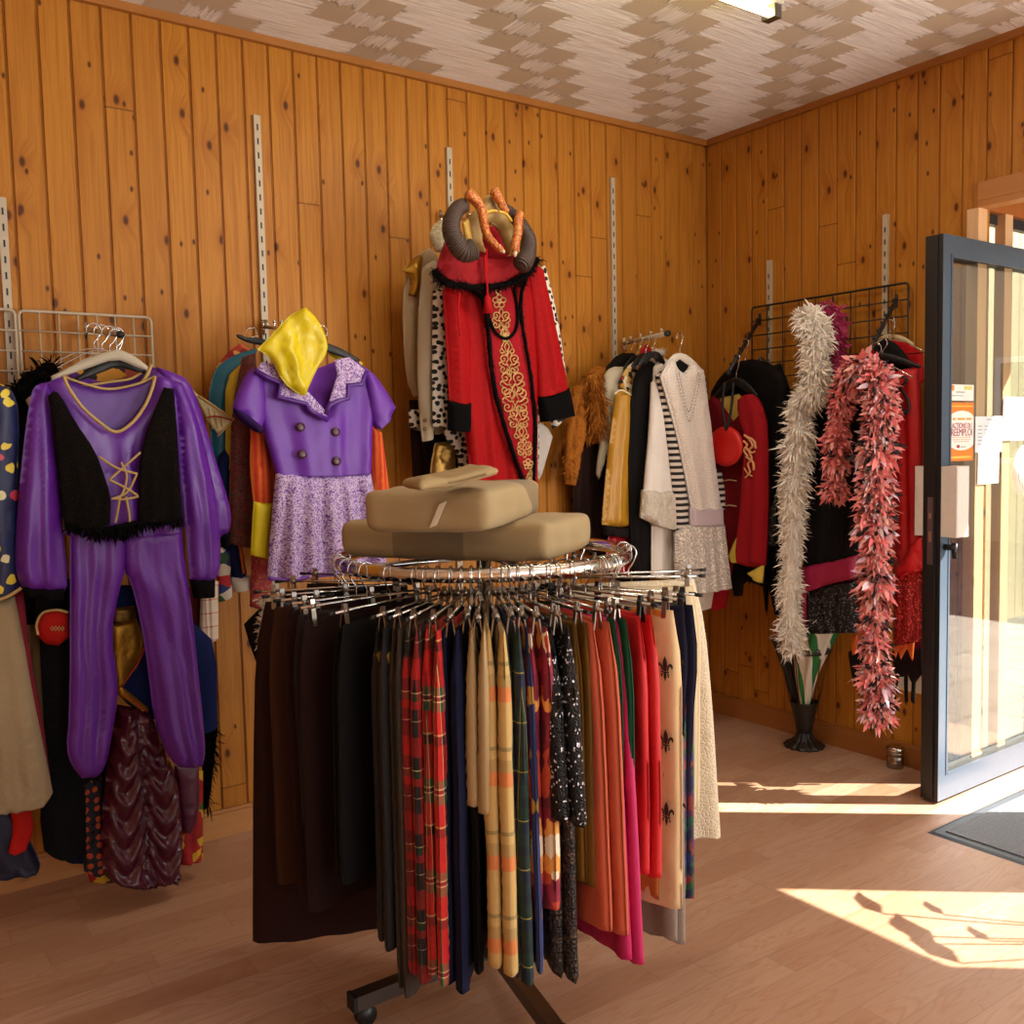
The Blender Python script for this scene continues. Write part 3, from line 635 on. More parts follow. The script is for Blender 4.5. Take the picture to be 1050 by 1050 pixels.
rail('slotted steel wall rail behind the right half of the black grid', wb, 909.5, 220, zb=1.0)
def grid(name, label, pl, u0, u1, z0, z1, nu, nz, mat, r=.003):
    t = thing(name, label, 'grid', pl.w((u0+u1)/2, z0, .02), 'wire grid panels')
    m = MB(); c = .015; m.tube([pl.w(u0, z1-c), pl.w(u0+c*.3, z1-c*.3), pl.w(u0+c, z1), pl.w(u1-c, z1), pl.w(u1-c*.3, z1-c*.3), pl.w(u1, z1-c), pl.w(u1, z0), pl.w(u0, z0)], r*1.7, 6, closed=True); m.build('grid_frame', mat, t)
    m = MB()
    for i in range(1, nu): m.tube([pl.w(u0+(u1-u0)*i/nu, z0), pl.w(u0+(u1-u0)*i/nu, z1)], r, 6)
    for i in range(1, nz): m.tube([pl.w(u0, z0+(z1-z0)*i/nz, .004), pl.w(u1, z0+(z1-z0)*i/nz, .004)], r, 6)
    m.build('wires', mat, t)
pg = PA(.035)
ua, za = pg.uv(19, 319); ub, zb_ = pg.uv(154.5, 325); grid('wire_grid', 'white wire grid panel on the wall behind the purple costume', pg, ua, ub, za-.7, (za+zb_)/2, 7, 11, WIRE)
uc, _ = pg.uv(15, 319); grid('wire_grid', 'white wire grid panel at the far left edge beside the starry tunic', pg, uc-.5, uc, za-.7, (za+zb_)/2, 8, 11, WIRE)
pg = PB(.035); ua, za = pg.uv(771, 317); ub, zb_ = pg.uv(931.5, 288); grid('wire_grid', 'black wire grid panel on the right wall behind the feather boas', pg, ua, ub, za-.4, (za+zb_)/2, 9, 6, DARKWIRE)
def arm(label, p0, p1, mat, knobs=5, r=.009):
    p0, p1 = Vector(p0), Vector(p1); t = thing('hanging_arm', label, 'hanging arm', p1, 'hanging arms')
    m = MB(); m.tube([p0, p1], r, 10); m.build('bar', mat, t)
    m = MB(); m.tube([p1-(p1-p0).normalized()*.004, p1+(p1-p0).normalized()*.012], r*1.35, 10); m.build('end_cap', BLK, t)
    m = MB(); d = Vector((0, 0, 1)); m.tube([p0+d*.025, p0-d*.03], r*.8, 8); m.build('bracket', mat, t)
    m = MB()
    for i in range(knobs):
        q = p0.lerp(p1, (i+.7)/(knobs+.2)); m.tube([q, q+d*.022], .0035, 6); m.tube([q+d*.018, q+d*.026], .006, 8)
    if knobs: m.build('pins', mat, t)
    return t
def hook_on(p, e, up, name='hook', r=.0016, R=.022, mat=CHROME, parent=None, drop=.06):
    """wire hook over a bar at p, lying in the plane of e and up; returns the foot"""
    p = Vector(p); P = []
    for i in range(12):
        a = PI*(-.12+1.22*i/11); P.append(p+e*R*math.cos(a)+up*(R*math.sin(a)))
    P = P[::-1]; foot = p-up*drop
    P = P[::-1]; Q = [foot, foot+up*drop*.35]+[foot+up*drop*.5+e*R*.4] + P
    m = MB(); m.tube(spline(Q, 3), r, 6); o = m.build(name, mat, parent); return foot
# ------------------------------------------------------------------ round rack in the middle
RC = Vector((-2.325, -1.37, 0)); RR_, RZ = .375, 1.128
t = thing('clothes_rack', 'round chrome clothes rack on casters in the middle of the floor', 'clothes rack', (RC.x, RC.y, 0))
m = MB(); m.tube([RC+Vector((RR_*math.cos(a), RR_*math.sin(a), RZ)) for a in [2*PI*i/96 for i in range(96)]], .017, 12, closed=True, squash=.55, up=(0, 0, 1)); m.build('ring_rail', metal('#d5cfc8', .12), t)
m = MB(); m.tube([RC+Vector((0, 0, .07)), RC+Vector((0, 0, RZ))], .02, 14); m.build('pole', CHROME, t)
l1 = onZ(363, 1031, .06)-RC; l2 = onZ(561, 1050, .06)-RC; l1.z = l2.z = 0
for d in (l1.normalized(), l2.normalized(), -l1.normalized(), -l2.normalized()):
    L = l1.length; sd = Vector((-d.y, d.x, 0)); m = MB(); m.obox(RC+d*L/2+Vector((0, 0, .07)), d*L/2, sd*.019, (0, 0, .018)); lg = m.build('leg', metal('#6a6360', .35), t)
    m = MB(); m.obox(RC+d*(L+.004)+Vector((0, 0, .07)), d*.005, sd*.0205, (0, 0, .0195)); m.build('end_cap', BLK, lg)
    m = MB(); c = RC+d*(L-.03); m.tube([c+sd*-.012+Vector((0, 0, .027)), c+sd*.012+Vector((0, 0, .027))], .026, 18); m.tube([c+Vector((0, 0, .03)), c+Vector((0, 0, .055))], .007, 8); m.build('caster', plastic('#1b1a1a', .45), lg)
    m = MB(); m.tube([RC+Vector((0, 0, RZ)), RC+d*(RR_-.005)+Vector((0, 0, RZ))], .008, 8); m.build('spoke', CHROME, t)

def rack_angle(px, y, ro):
    d = ray(px, y); dx, dy = d.x, d.y; ox, oy = CAM.x-RC.x, CAM.y-RC.y
    a = dx*dx+dy*dy; b = 2*(ox*dx+oy*dy); c = ox*ox+oy*oy-ro*ro; q = b*b-4*a*c
    tt = (-b-math.sqrt(max(q, 0)))/(2*a); return math.atan2(oy+dy*tt, ox+dx*tt)
def z_at(px, y, P):
    d = ray(px, y); return CAM.z + d.z*math.hypot(P.x-CAM.x, P.y-CAM.y)/math.hypot(d.x, d.y)
ZB = 1.066; CLIPM = metal('#8d857c', .28)
def clip_hanger(label, th, zt, r0, r1, blackclip=False):
    e = Vector((math.cos(th), math.sin(th), 0)); up = Vector((0, 0, 1)); sd = e.cross(up); p = RC+e*RR_+Vector((0, 0, RZ))
    t = thing('clip_hanger', label, 'hanger', RC+e*RR_+Vector((0, 0, ZB)), 'clip hangers on the round rack')
    hook_on(p, e, up, 'hook', .0019, .021, CHROME, t, drop=RZ-ZB)
    m = MB(); m.tube([RC+e*r0+up*ZB, RC+e*r1+up*ZB], .0034, 6); m.build('bar', CHROME, t)
    for r_ in (r0+.035, r1-.04):
        m = MB(); c = RC+e*r_
        for s_ in (-1, 1):
            m.obox(c+up*(ZB-.014)+sd*s_*.006, e*.0055, sd*.0013+up*.0, up*.03-sd*s_*.004)
        m.tube([c+e*-.006+up*ZB, c+e*.006+up*ZB], .008, 8); m.build('clip', BLK if blackclip else CLIPM, t)
    for r_ in (r0, r1):
        m = MB(); m.tube([RC+e*(r_-.008)+up*ZB, RC+e*(r_+.008)+up*ZB], .0048, 6); m.build('bar_tip', BLK, t)
def rg(name, short, label, cat, px, ybot, mat, ro=.565, th=None, ri=.2, flare=.03, thick=.022, layers=2, jag=0, ytop=None, folds=((2.2, .008, .5),), hang=True, blackclip=False, extra=None, sp=.016, ym=800, skew=0, dth=0):
    th = rack_angle(px, ym, ro)+math.radians(dth) if th is None else math.radians(th)
    e = Vector((math.cos(th), math.sin(th), 0)); pl = Plane(RC, e); P = RC+e*ro
    zt = ZB-.026 if ytop is None else z_at(px, ytop, P); zb = max(.03, z_at(px, ybot, P+e*flare)); rng = random.Random(px*7+ybot)
    pts = [(ri+.03, zt), (ro-.02, zt), (ro+flare*.2, zt-.12), (ro+flare*.6, (zt+zb)/2)]
    k = 9
    for i in range(k+1):
        pts.append((ro+flare+(ri-2*flare-ro)*i/k, zb+(rng.uniform(-jag, jag))+skew*(i/k)))
    pts += [(ri-.02, (zt+zb)/2)]
    mb = MB(); tf = lambda u, v: max(.25, min(1, u/ro))*min(1, .35+(zt-v)/.16)
    _seed[0] += 1
    if layers == 1: drape(mb, pl, pts, thick=thick, R=thick*1.1, folds=folds, sp=sp, px=False, sm=1, tf=tf, seed=_seed[0], wr=.005, uvk=1)
    else:
        for i in range(layers):
            o_ = (i-(layers-1)/2)*thick*1.15; q = [(u-(.012*(i % 2) if u > .4 else 0), v+(.012*i if v < (zt+zb)/2 else 0)) for u, v in pts]
            drape(mb, pl, q, thick=thick*.62, R=thick*.7, folds=folds, sp=sp, px=False, sm=1, tf=tf, seed=_seed[0], wr=.005, off=o_, uvk=1)
    if extra: extra(mb, pl, zt, zb, ro)
    o = mb.build(name, mat, None); tag(o, label, cat, 'clothes on the round rack')
    if hang: clip_hanger('clip hanger holding the %s on the round rack' % short, th, zt, max(ri-.0, .19), ro-.0+.0, blackclip)
    return o
TARTAN = ((0, '#a01212'), (.14, '#0c1210'), (.34, '#e6dfae'), (.35, '#0c0f12'), (.5, '#a81414'), (.6, '#0b3a24'), (.7, '#e8d9a0'), (.712, '#0c1012'), (.88, '#a81414'))
TART2 = ((0, '#b81412'), (.26, '#120c0c'), (.36, '#e5d490'), (.38, '#c81c1a'), (.62, '#0e6a45'), (.72, '#e8e0b0'), (.735, '#151a18'), (.78, '#e8e0b0'), (.795, '#0e6a45'), (.88, '#c81c1a'))
DGREEN = ((0, '#16302a'), (.25, '#101a3c'), (.45, '#16302a'), (.5, '#c9b45a'), (.52, '#123428'), (.8, '#0d1626'))
PEACH = ((0, '#c8a868'), (.28, '#e0602c'), (.45, '#a08a58'), (.6, '#c8aa6c'), (.7, '#5f6a4a'), (.75, '#c8aa6c'))
HORSES = multi(('#7b1630', '#7b1630', '#b8472e', '#e09a4a', '#e6d9c0', '#5c1028', '#8c1a38'), 36, .7, .04)
FUR_D = velvet('#2a1414')
FLEURM = plastic('#33211c', .8)
def fleur(mb, pl, u, v, s, side):
    def poly(P):
        V = [pl.w(u+a*s, v+b*s, side*.0245) for a, b in P]; mb.add(V, [tuple(range(len(V)))] if side > 0 else [tuple(range(len(V)))[::-1]], mi=1, smooth=False)
    poly([(0, 1), (.16, .62), (.2, .3), (.1, -.1), (-.1, -.1), (-.2, .3), (-.16, .62)])
    for k in (-1, 1):
        P = [(.12*k, -.08), (.22*k, .3), (.42*k, .5), (.62*k, .42), (.66*k, .18), (.55*k, .08), (.5*k, .24), (.38*k, .26), (.3*k, .05), (.26*k, -.1)]
        poly(P if k > 0 else P[::-1])
    poly([(-.34, -.12), (.34, -.12), (.34, -.22), (-.34, -.22)][::-1])
    poly([(0, -.85), (.12, -.5), (.1, -.22), (-.1, -.22), (-.12, -.5)])
    for k in (-1, 1):
        P = [(.1*k, -.22), (.32*k, -.3), (.36*k, -.5), (.24*k, -.56), (.24*k, -.4)]; poly(P if k < 0 else P[::-1])
def fleurs(mb, pl, zt, zb, ro):
    for side in (-1, 1):
        for u in (.30, .43, .562):
            z = zt-.13-(.08 if u == .43 else 0); 
            while z > zb+.08: fleur(mb, pl, u, z, .031, side); z -= .165
K = 'skirt'
rg('skirt', 'long dark brown fur skirt', 'long dark brown velvety skirt with ragged hem, leftmost on the round rack', K, 262, 966, FUR_D, ro=.575, th=158, ri=.14, flare=.045, thick=.03, jag=.008, layers=1)
rg('trousers', 'brown trousers', 'brown trousers just in front of the long fur skirt', 'trousers', 284, 905, cloth('#3d2519'), ro=.56, th=167, flare=.0, ri=.33, thick=.018)
rg('skirt', 'dark plum skirt', 'narrow dark plum hanging skirt reaching lower than the brown trousers', K, 300, 925, cloth('#2b1618'), ro=.55, th=175, flare=-.02, ri=.42, thick=.016)
rg('trousers', 'dark grey trousers', 'short dark grey trousers between plum skirt and broad maroon panel', 'trousers', 310, 845, cloth('#2c2728'), ro=.55, th=182, flare=-.01, ri=.3, thick=.016)
rg('skirt', 'broad maroon-black skirt', 'broad plain maroon-black skirt at the left of the round rack', K, 322, 935, cloth('#22100f'), ro=.565, th=189, flare=.0, ri=.16, thick=.016, layers=1)
rg('skirt', 'plain black skirt', 'plain black skirt between the maroon-black skirt and the printed one', K, 366, 905, cloth('#0b090b'), ro=.565, th=201, flare=.01)
rg('skirt', 'black printed skirt', 'black skirt printed with red and yellow patches and a red hem', K, 388, 976, multi(('#0d0a0c', '#8b1a1a', '#0c0a0b', '#a8842a', '#0d0a0c'), 9, .8, .03, base='#0d0a0c', size=.26), ro=.565, flare=.0, thick=.02)
rg('skirt', 'grey-brown skirt', 'long narrow grey-brown wool skirt left of the red tartan', K, 405, 1024, plaid(.02, .5, ((0, '#33291f'), (.5, '#2a2019')), ((0, '#3a2e22'), (.5, '#2f251c'))), ro=.565, flare=.0, thick=.016)
rg('kilt', 'dark red tartan kilt', 'dark red and black tartan kilt, left of the brighter tartan one', 'kilt', 422, 1010, plaid(.07, .16, TARTAN, TARTAN), ro=.575, flare=.01, thick=.022)
rg('kilt', 'bright red tartan kilt', 'bright red tartan kilt with green and yellow lines beside the navy skirt', 'kilt', 444, 1012, plaid(.09, .19, TART2, TART2), ro=.58, flare=.02, thick=.022)
rg('skirt', 'navy skirt', 'long plain navy skirt right of the red tartan kilts', K, 463, 1020, cloth('#121634'), ro=.57, flare=.03, thick=.026)
rg('skirt', 'black evening skirt', 'long plain black skirt between the navy skirt and the beige one', K, 481, 1000, cloth('#0e0c10'), ro=.56, flare=.02, thick=.018)
rg('blouse', 'beige fringed wrap', 'small beige wrap behind the beige linen skirt', 'blouse', 481, 705, cloth('#a98f66'), ro=.52, flare=-.02, thick=.02)
rg('skirt', 'beige linen skirt', 'short thick beige linen skirt at the front of the round rack', K, 493, 836, cloth('#ab926a'), ro=.585, flare=.01, thick=.022, ri=.3)
rg('skirt', 'peach checked skirt', 'long peach and cream checked skirt at the front of the round rack', K, 513, 1003, plaid(.11, .17, ((0, '#b8955a'), (.55, '#a8864e'), (.7, '#c4a468')), PEACH), ro=.58, flare=.045, thick=.026)
rg('skirt', 'dark green tartan skirt', 'dark green and navy tartan skirt right of the peach checked one', K, 530, 1012, plaid(.06, .1, DGREEN, DGREEN), ro=.565, flare=.045, thick=.022)
rg('skirt', 'blue emblem skirt', 'royal blue skirt with small gold emblems beside the maroon floral skirt', K, 542, 1000, spots('#1c2a63', '#b58c3c', 9, .16, .2), ro=.565, flare=.04, thick=.016)
rg('skirt', 'maroon floral skirt', 'maroon skirt with big orange and cream floral print', K, 558, 935, HORSES, ro=.58, flare=.02, thick=.028)
rg('dress', 'black sequined dress', 'black dress with silver sequin dots at the front right of the rack', 'dress', 580, 850, sequin('#0d0b10', '#dcdce6', 240, .93), ro=.585, flare=.05, thick=.028, ym=740)
rg('skirt', 'black sheer skirt', 'long black-brown sheer skirt with pointed hem below the sequined dress', K, 577, 1000, sequin('#1b1110', '#4a3628', 160, .8, .5, .1), ro=.555, flare=.02, thick=.024, jag=.03)
rg('skirt', 'gold-brown sheer skirt', 'gold-brown shimmering sheer skirt left of the salmon skirt', K, 604, 912, satin('#7a561f'), ro=.56, flare=.01, thick=.018)
rg('skirt', 'salmon skirt', 'long salmon orange skirt with two folds over the magenta one', K, 625, 962, cloth('#c75f45'), ro=.58, flare=.03, thick=.028)
rg('skirt', 'magenta skirt', 'magenta pink skirt hanging lowest behind the salmon skirt', K, 638, 990, satin('#b8135a', .5), ro=.55, flare=.05, thick=.02, ri=.3)
rg('skirt', 'bottle green skirt', 'narrow bottle green wool skirt between salmon and red', K, 646, 900, cloth('#124a33'), ro=.575, flare=.0, thick=.018)
rg('skirt', 'bright red skirt', 'bright red satin skirt hanging broadside at the right of the rack', K, 673, 902, satin('#c4121c', .5), ro=.585, flare=.0, thick=.022, ri=.22, blackclip=True)
rg('scarf', 'orange gauze scarf', 'orange gauze scarf hanging below the red skirt', 'scarf', 671, 930, gauze('#c9782a', .9), ro=.56, dth=5, flare=-.01, thick=.012, ri=.24, jag=.015)
rg('skirt', 'grey sheer skirt', 'grey sheer skirt hanging lowest under the cream printed one', K, 698, 968, gauze('#8d7f74', .9), ro=.56, dth=1, flare=.0, thick=.014, ri=.2, jag=.008)
rg('skirt', 'cream fleur-de-lis skirt', 'cream skirt printed with dark fleur-de-lis at the right of the rack', K, 700, 932, [cloth('#d9bd92'), FLEURM], ro=.59, flare=-.005, thick=.02, layers=1, folds=((1, .003, .5),), extra=fleurs, ri=.2)
rg('scarf', 'multicoloured printed scarf', 'multicoloured peacock print scarf showing below the navy trousers', 'scarf', 702, 922, multi(('#164a44', '#1c2a60', '#4a1c50', '#7a2c28', '#1f4a2c', '#141f40'), 60, .7, .04), ro=.575, dth=5, flare=-.005, thick=.016, ri=.35)
rg('trousers', 'navy trousers', 'navy velvet trousers at the right edge of the round rack', 'trousers', 718, 850, cloth('#15132a'), ro=.595, flare=-.035, thick=.02, ri=.3, blackclip=True)
rg('skirt', 'beige pleated skirt', 'pale beige skirt behind the navy trousers', K, 716, 830, cloth('#d6c4a2'), ro=.565, th=-38, flare=-.01, thick=.02)
rg('skirt', 'cream lace skirt', 'cream lace skirt flaring out at the far right of the rack', K, 728, 856, lace('#e6d8bf', '#c9b491', 90), ro=.595, th=-27, flare=.05, thick=.03, jag=.012)
rg('skirt', 'black back skirt', 'black skirt on the back left of the round rack', K, 280, 880, cloth('#100c0d'), ro=.55, th=140, thick=.02)
rg('skirt', 'dark brown back skirt', 'dark brown skirt at the back of the rack behind the long fur skirt', K, 280, 900, cloth('#1f1412'), ro=.55, th=124, thick=.02)
for i, (th, wht) in enumerate(((8, 'first'), (16, 'second'), (24, 'third'), (32, 'fourth'), (42, 'fifth'))):
    clip_hanger('empty chrome clip hanger at the back right of the ring', math.radians(th), ZB, .19, .56)

# cushions on top of the rack
def cushion(name, label, A, B, C_, z, h, mat, puff=.6):
    a, b, c = onZ(*A, z), onZ(*B, z), onZ(*C_, z); e = (b-a).normalized(); f = Vector((-e.y, e.x, 0)); pl = Plane(Vector((a.x, a.y, z+h/2)), e, f)
    L = (b-a).length; dpt = (c-b).dot(f); k = (c-b).dot(e)
    ex = [L/2+.012, dpt/2+.012, h/2]; r = .026; m = MB()
    def ticks(x, n): return [-x, -x+r*.15, -x+r*.5, -x+r]+[-x+r+(2*x-2*r)*i/n for i in range(1, n)]+[x-r, x-r*.5, x-r*.15, x]
    tk = [ticks(ex[0], 26), ticks(ex[1], 22), ticks(ex[2], 5)]
    for ax in range(3):
        u_, v_ = (ax+1) % 3, (ax+2) % 3
        for sg in (-1, 1):
            V = []; UV = []; A_, B_ = tk[u_], tk[v_]
            for a_ in A_:
                for b_ in B_:
                    p = [0, 0, 0]; p[ax] = sg*ex[ax]; p[u_] = a_; p[v_] = b_; inn = [max(-ex[i]+r, min(ex[i]-r, p[i])) for i in range(3)]; dd = Vector([p[i]-inn[i] for i in range(3)])
                    q = Vector(inn)+(dd.normalized()*r if dd.length > 1e-9 else Vector()); nx, ny = q.x/ex[0], q.y/ex[1]
                    q.z += (.010*(1 if q.z > 0 else -.2)*(1-nx*nx)*(1-ny*ny))+.004*mnoise.noise(Vector((q.x*14, q.y*14, z*9)))*(1-abs(nx)**6)
                    q.y += .006*mnoise.noise(Vector((q.x*10, q.z*20, 3)))*abs(ny)**3; q.x += .006*mnoise.noise(Vector((q.y*10, q.z*20, 5)))*abs(nx)**3; q.z += .006*(abs(nx)**4*abs(ny)**4)
                    V.append(pl.w(L/2+q.x+k*.15*(1+ny), dpt/2+q.y, q.z)); UV.append((L/2+q.x, q.y+q.z))
            nb_ = len(B_); F_ = [(i*nb_+j, (i+1)*nb_+j, (i+1)*nb_+j+1, i*nb_+j+1) for i in range(len(A_)-1) for j in range(nb_-1)]
            if sg < 0: F_ = [f[::-1] for f in F_]
            m.add(V, F_, UV)
    o = m.build(name, mat, None); tag(o, label, 'cushion', 'cushions on the round rack')
    return o, pl, L, dpt
def bands(L, b0, b1, ax=0):
    g = G('cushion_linen'); q = g.sep(g.uv()); u = g.m_('DIVIDE', q[ax], L); f = g.m_('MULTIPLY', g.m_('GREATER_THAN', u, b0), g.m_('LESS_THAN', u, b1))
    n = g.noise(g.comb(g.m_('MULTIPLY', q[0], 15), g.m_('MULTIPLY', q[1], 400), 0), 1.5, 3); c = g.mix(f, '#a58f68', '#857355'); c = g.mix(g.m_('MULTIPLY', n, .25), c, '#5c4c34')
    g.bump(n, .1, .002); return g.fin(c, .9, sheen=.1)
c1, p1, L1, d1 = cushion('cushion', 'big flat beige seat cushion lying lowest on the round rack', (355, 572), (560, 577), (611, 562), RZ+.008, .092, bands(.5, .28, .66))
c2, p2, L2, d2 = cushion('cushion', 'beige seat cushion with white tag, second from the bottom', (379, 546), (499, 546), (559, 528), RZ+.098, .092, bands(.3, .42, .85, 1))
m = MB(); wtag = Plane(p2.w(L2*.62, -.004, 0), p2.e); m.obox(wtag.o+Vector((0, 0, -.005))-p2.f*.018, p2.e*.008+Vector((0, 0, .003)), p2.f*.0012, Vector((0, 0, .026))+p2.e*.012); m.build('care_tag', plastic('#d8ccb4', .7), c2)
a = onZ(409, 511, RZ+.19); b = onZ(503, 503, RZ+.19); e_ = (b-a).normalized(); f_ = Vector((-e_.y, e_.x, 0)); a3 = e_*.0
m = MB(); pl3 = Plane(a+Vector((0, 0, .012)), (e_+Vector((0, 0, .09))), f_)
drape(m, pl3, [(.06, 0), ((b-a).length*.5+.03, -.008), ((b-a).length+.03, 0), ((b-a).length+.06, .1), ((b-a).length*.5, .11), (.1, .09)], thick=.013, R=.02, px=False, hem=False, sm=1, sp=.014, wr=.008)
o = m.build('cushion_cover', cloth('#a08a64'), None); tag(o, 'empty beige cushion cover folded flat on top of the cushions', 'cushion cover')


# ------------------------------------------------------------------ garments on the back wall
def root(name, label, cat, pl, px, py, group=None): return thing(name, label, cat, pl.hit(px, py), group)
PURP = satin('#5f2096', .32, 0); PURP2 = satin('#521c84', .34, 0); BLKV = sequin('#080505', '#241712', 420, .85, .7, 0., .12); GOLDT = satin('#b3955a', .5, 0); BLKFUR = furm('#0a0809')
def trim(name, pl, pts, r, mat, parent, n=.0, k=5, fuzz=0):
    m = MB(); m.tube(spline(at(pl, pts, n), k), r, 8, ns=fuzz); return m.build(name, mat, parent)
def coat_hanger(label, pl, apex, lx, rx, mat, thick=.008, group='coat hangers', hooky=None, width=6, bar_d=None):
    """lx, rx: left and right shoulder ends in the photo"""
    t = root('coat_hanger', label, 'hanger', pl, *apex, group)
    ax, ay = apex; out = [(lx[0], lx[1]), (lx[0]-1, lx[1]-width*.6), ((lx[0]+ax)/2-3, (lx[1]+ay)/2-width), (ax-5, ay-width*.8), (ax+5, ay-width*.8), ((rx[0]+ax)/2+3, (rx[1]+ay)/2-width), (rx[0]+1, rx[1]-width*.6), (rx[0], rx[1]), ((rx[0]+ax)/2, (rx[1]+ay)/2+2), (ax, ay+width*.5), ((lx[0]+ax)/2, (lx[1]+ay)/2+2)]
    cl('shoulder_bar', mat, pl, out, t, thick=thick, R=.01, sp=.01, hem=False, wr=0)
    hp = pl.hit(ax, (ay-width) if hooky is None else hooky); foot = pl.hit(ax, ay-width*.4)
    hook_on(hp, pl.e, pl.f, 'hook', .002, .02, CHROME, t, drop=max(.02, hp.z-foot.z))
    return t

# --- purple costume, front left
for i, (dd, lb) in enumerate(((.16, 'wire hanger hook nearest the white grid above the purple costume'), (.26, 'wire hanger hook in the middle of the arm above the purple costume'), (.36, 'wire hanger hook just behind the pale grey hanger'))):
    p_ = PA(dd); hp = p_.hit(96+i*8, 339+i*1.5); t = thing('coat_hanger', lb, 'hanger', hp, 'coat hangers'); ft = hook_on(hp, p_.e, p_.f, 'hook', .002, .022, CHROME, t, drop=.055)
    m = MB(); m.tube(spline([ft-p_.e*.15-p_.f*.07, ft, ft+p_.e*.15-p_.f*.07], 5), .002, 6); m.build('shoulder_wire', CHROME, t)
d = .44; pl = PA(d); pb_ = PA(d-.03)
arm('hanging arm on the white grid carrying the purple costumes', PA(.04).hit(88, 338), PA(.46).hit(123, 343), CHROME, 0, .008)
coat_hanger('pale grey coat hanger holding the purple costume with the black vest', PA(d+.0), (119, 364), (53, 390), (151, 380), plastic('#b3a994', .5), .01, hooky=345, width=7)
coat_hanger('black coat hanger just behind the pale grey one at the left', PA(d-.05), (120, 372), (78, 392), (150, 384), BLK, .008, hooky=343, width=7)
t = root('costume', 'purple satin pirate costume with black laced vest and puffed sleeves', 'costume', pl, 119, 362, 'purple costumes')
cl('tunic_back', PURP2, PA(d-.035), [(54, 384), (90, 398), (120, 400), (150, 390), (162, 381), (184, 400), (186, 545), (70, 548), (52, 420)], t, thick=.012, sp=.018)
bod = cl('bodice', PURP, pl, [(47, 393), (63, 386), (70, 396), (84, 416), (102, 432), (119, 443), (136, 432), (149, 414), (156, 398), (160, 386), (172, 386), (184, 398), (186, 440), (187, 546), (128, 552), (67, 549), (60, 487), (50, 430)], t, thick=.035, R=.03, folds=((3, .010, .6),), sm=1, wr=.010, sp=.012)
cl('sleeve', PURP, PA(d+.01), [(48, 392), (38, 394), (32, 402), (26, 440), (21, 487), (16, 545), (15, 580), (20, 600), (30, 606), (52, 608), (66, 606), (70, 598), (64, 540), (60, 487), (55, 440), (53, 405)], t, thick=.036, R=.04, folds=((2.6, .012, .5),), wr=.012, hem=False, sp=.011)
cl('sleeve', PURP, PA(d+.01), [(170, 388), (186, 392), (196, 412), (208, 448), (217, 488), (223, 522), (226, 560), (225, 588), (216, 598), (202, 598), (195, 594), (190, 540), (184, 470), (180, 420)], t, thick=.036, R=.04, folds=((2.6, .012, .5),), wr=.012, hem=False, sp=.011)
for nm, P in (('cuff', [(24, 602), (66, 603), (65, 614), (26, 613)]), ('cuff', [(194, 594), (220, 594), (220, 612), (198, 613)])):
    cl(nm, BLKFUR, PA(d+.015), P, t, thick=.035, R=.02, sp=.009, wr=.006, wf=40)
vl = cl('vest_panel', BLKV, PA(d+.05), [(49, 406), (55, 401), (61, 403), (78, 434), (97, 461), (108, 490), (114, 510), (113, 538), (90, 542), (66, 540), (60, 486), (55, 440)], t, thick=.014, sp=.011, folds=((2, .004, .5),))
vr = cl('vest_panel', BLKV, PA(d+.05), [(168, 397), (178, 399), (181, 430), (184, 474), (187, 533), (165, 537), (142, 534), (142, 481), (148, 448), (158, 422)], t, thick=.014, sp=.011, folds=((2, .004, .5),))
fuzzy(at(PA(d+.055), [(68, 538), (90, 541), (112, 542), (128, 539), (150, 536), (187, 532)]), .016, 900, 2.3, [BLKFUR], .5, .10, 3, 1.5, 'fringe', t)
nk = PA(d+.055)
trim('gold_piping', nk, [(65, 385), (70, 397), (84, 417), (102, 433), (119, 443), (136, 433), (149, 415), (156, 398), (159, 386)], .005, GOLDT, t)
trim('gold_piping', PA(d-.02), [(65, 386), (88, 394), (112, 399), (140, 394), (159, 386)], .004, GOLDT, t)
lc = PA(d+.062)
for P in ([(101, 468), (120, 480), (141, 486)], [(144, 464), (128, 478), (112, 492)], [(112, 492), (128, 500), (141, 508)], [(140, 487), (130, 505), (114, 512)], [(114, 511), (128, 512), (142, 509)], [(124, 474), (130, 488), (126, 505), (120, 512)], [(123, 510), (120, 528), (118, 536)], [(129, 509), (132, 525), (133, 535)]):
    trim('lace_cord', lc, P, .0035, GOLDT, t)
tr = PA(d-.0)
cl('trouser_leg', PURP, tr, [(72, 540), (128, 546), (129, 582), (122, 606), (114, 650), (121, 700), (119, 730), (113, 765), (108, 786), (98, 797), (84, 798), (74, 786), (68, 768), (71, 740), (72, 640)], t, thick=.036, R=.035, folds=((3.2, .013, .4),), wr=.014, hem=False, sp=.011)
cl('trouser_leg', PURP, tr, [(126, 546), (186, 540), (190, 580), (195, 610), (202, 677), (208, 735), (211, 770), (207, 786), (194, 788), (181, 786), (170, 772), (158, 740), (152, 690), (145, 640), (134, 595), (127, 586)], t, thick=.036, R=.035, folds=((3.2, .013, .4),), wr=.014, hem=False, sp=.011)
d2 = .36; p2_ = PA(d2)
t = root('costume', 'second purple satin costume, mostly hidden, its sleeve showing at the right', 'costume', p2_, 130, 375, 'purple costumes')
cl('bodice', PURP2, p2_, [(70, 378), (100, 392), (130, 392), (152, 376), (170, 378), (188, 392), (192, 540), (75, 540)], t, thick=.03, sp=.02)
cl('sleeve', PURP, PA(d2+.02), [(160, 376), (181, 383), (194, 390), (206, 420), (220, 468), (232, 505), (238, 528), (236, 545), (228, 552), (212, 548), (196, 480), (176, 410)], t, thick=.04, folds=((2, .01, .5),), wr=.01, hem=False)
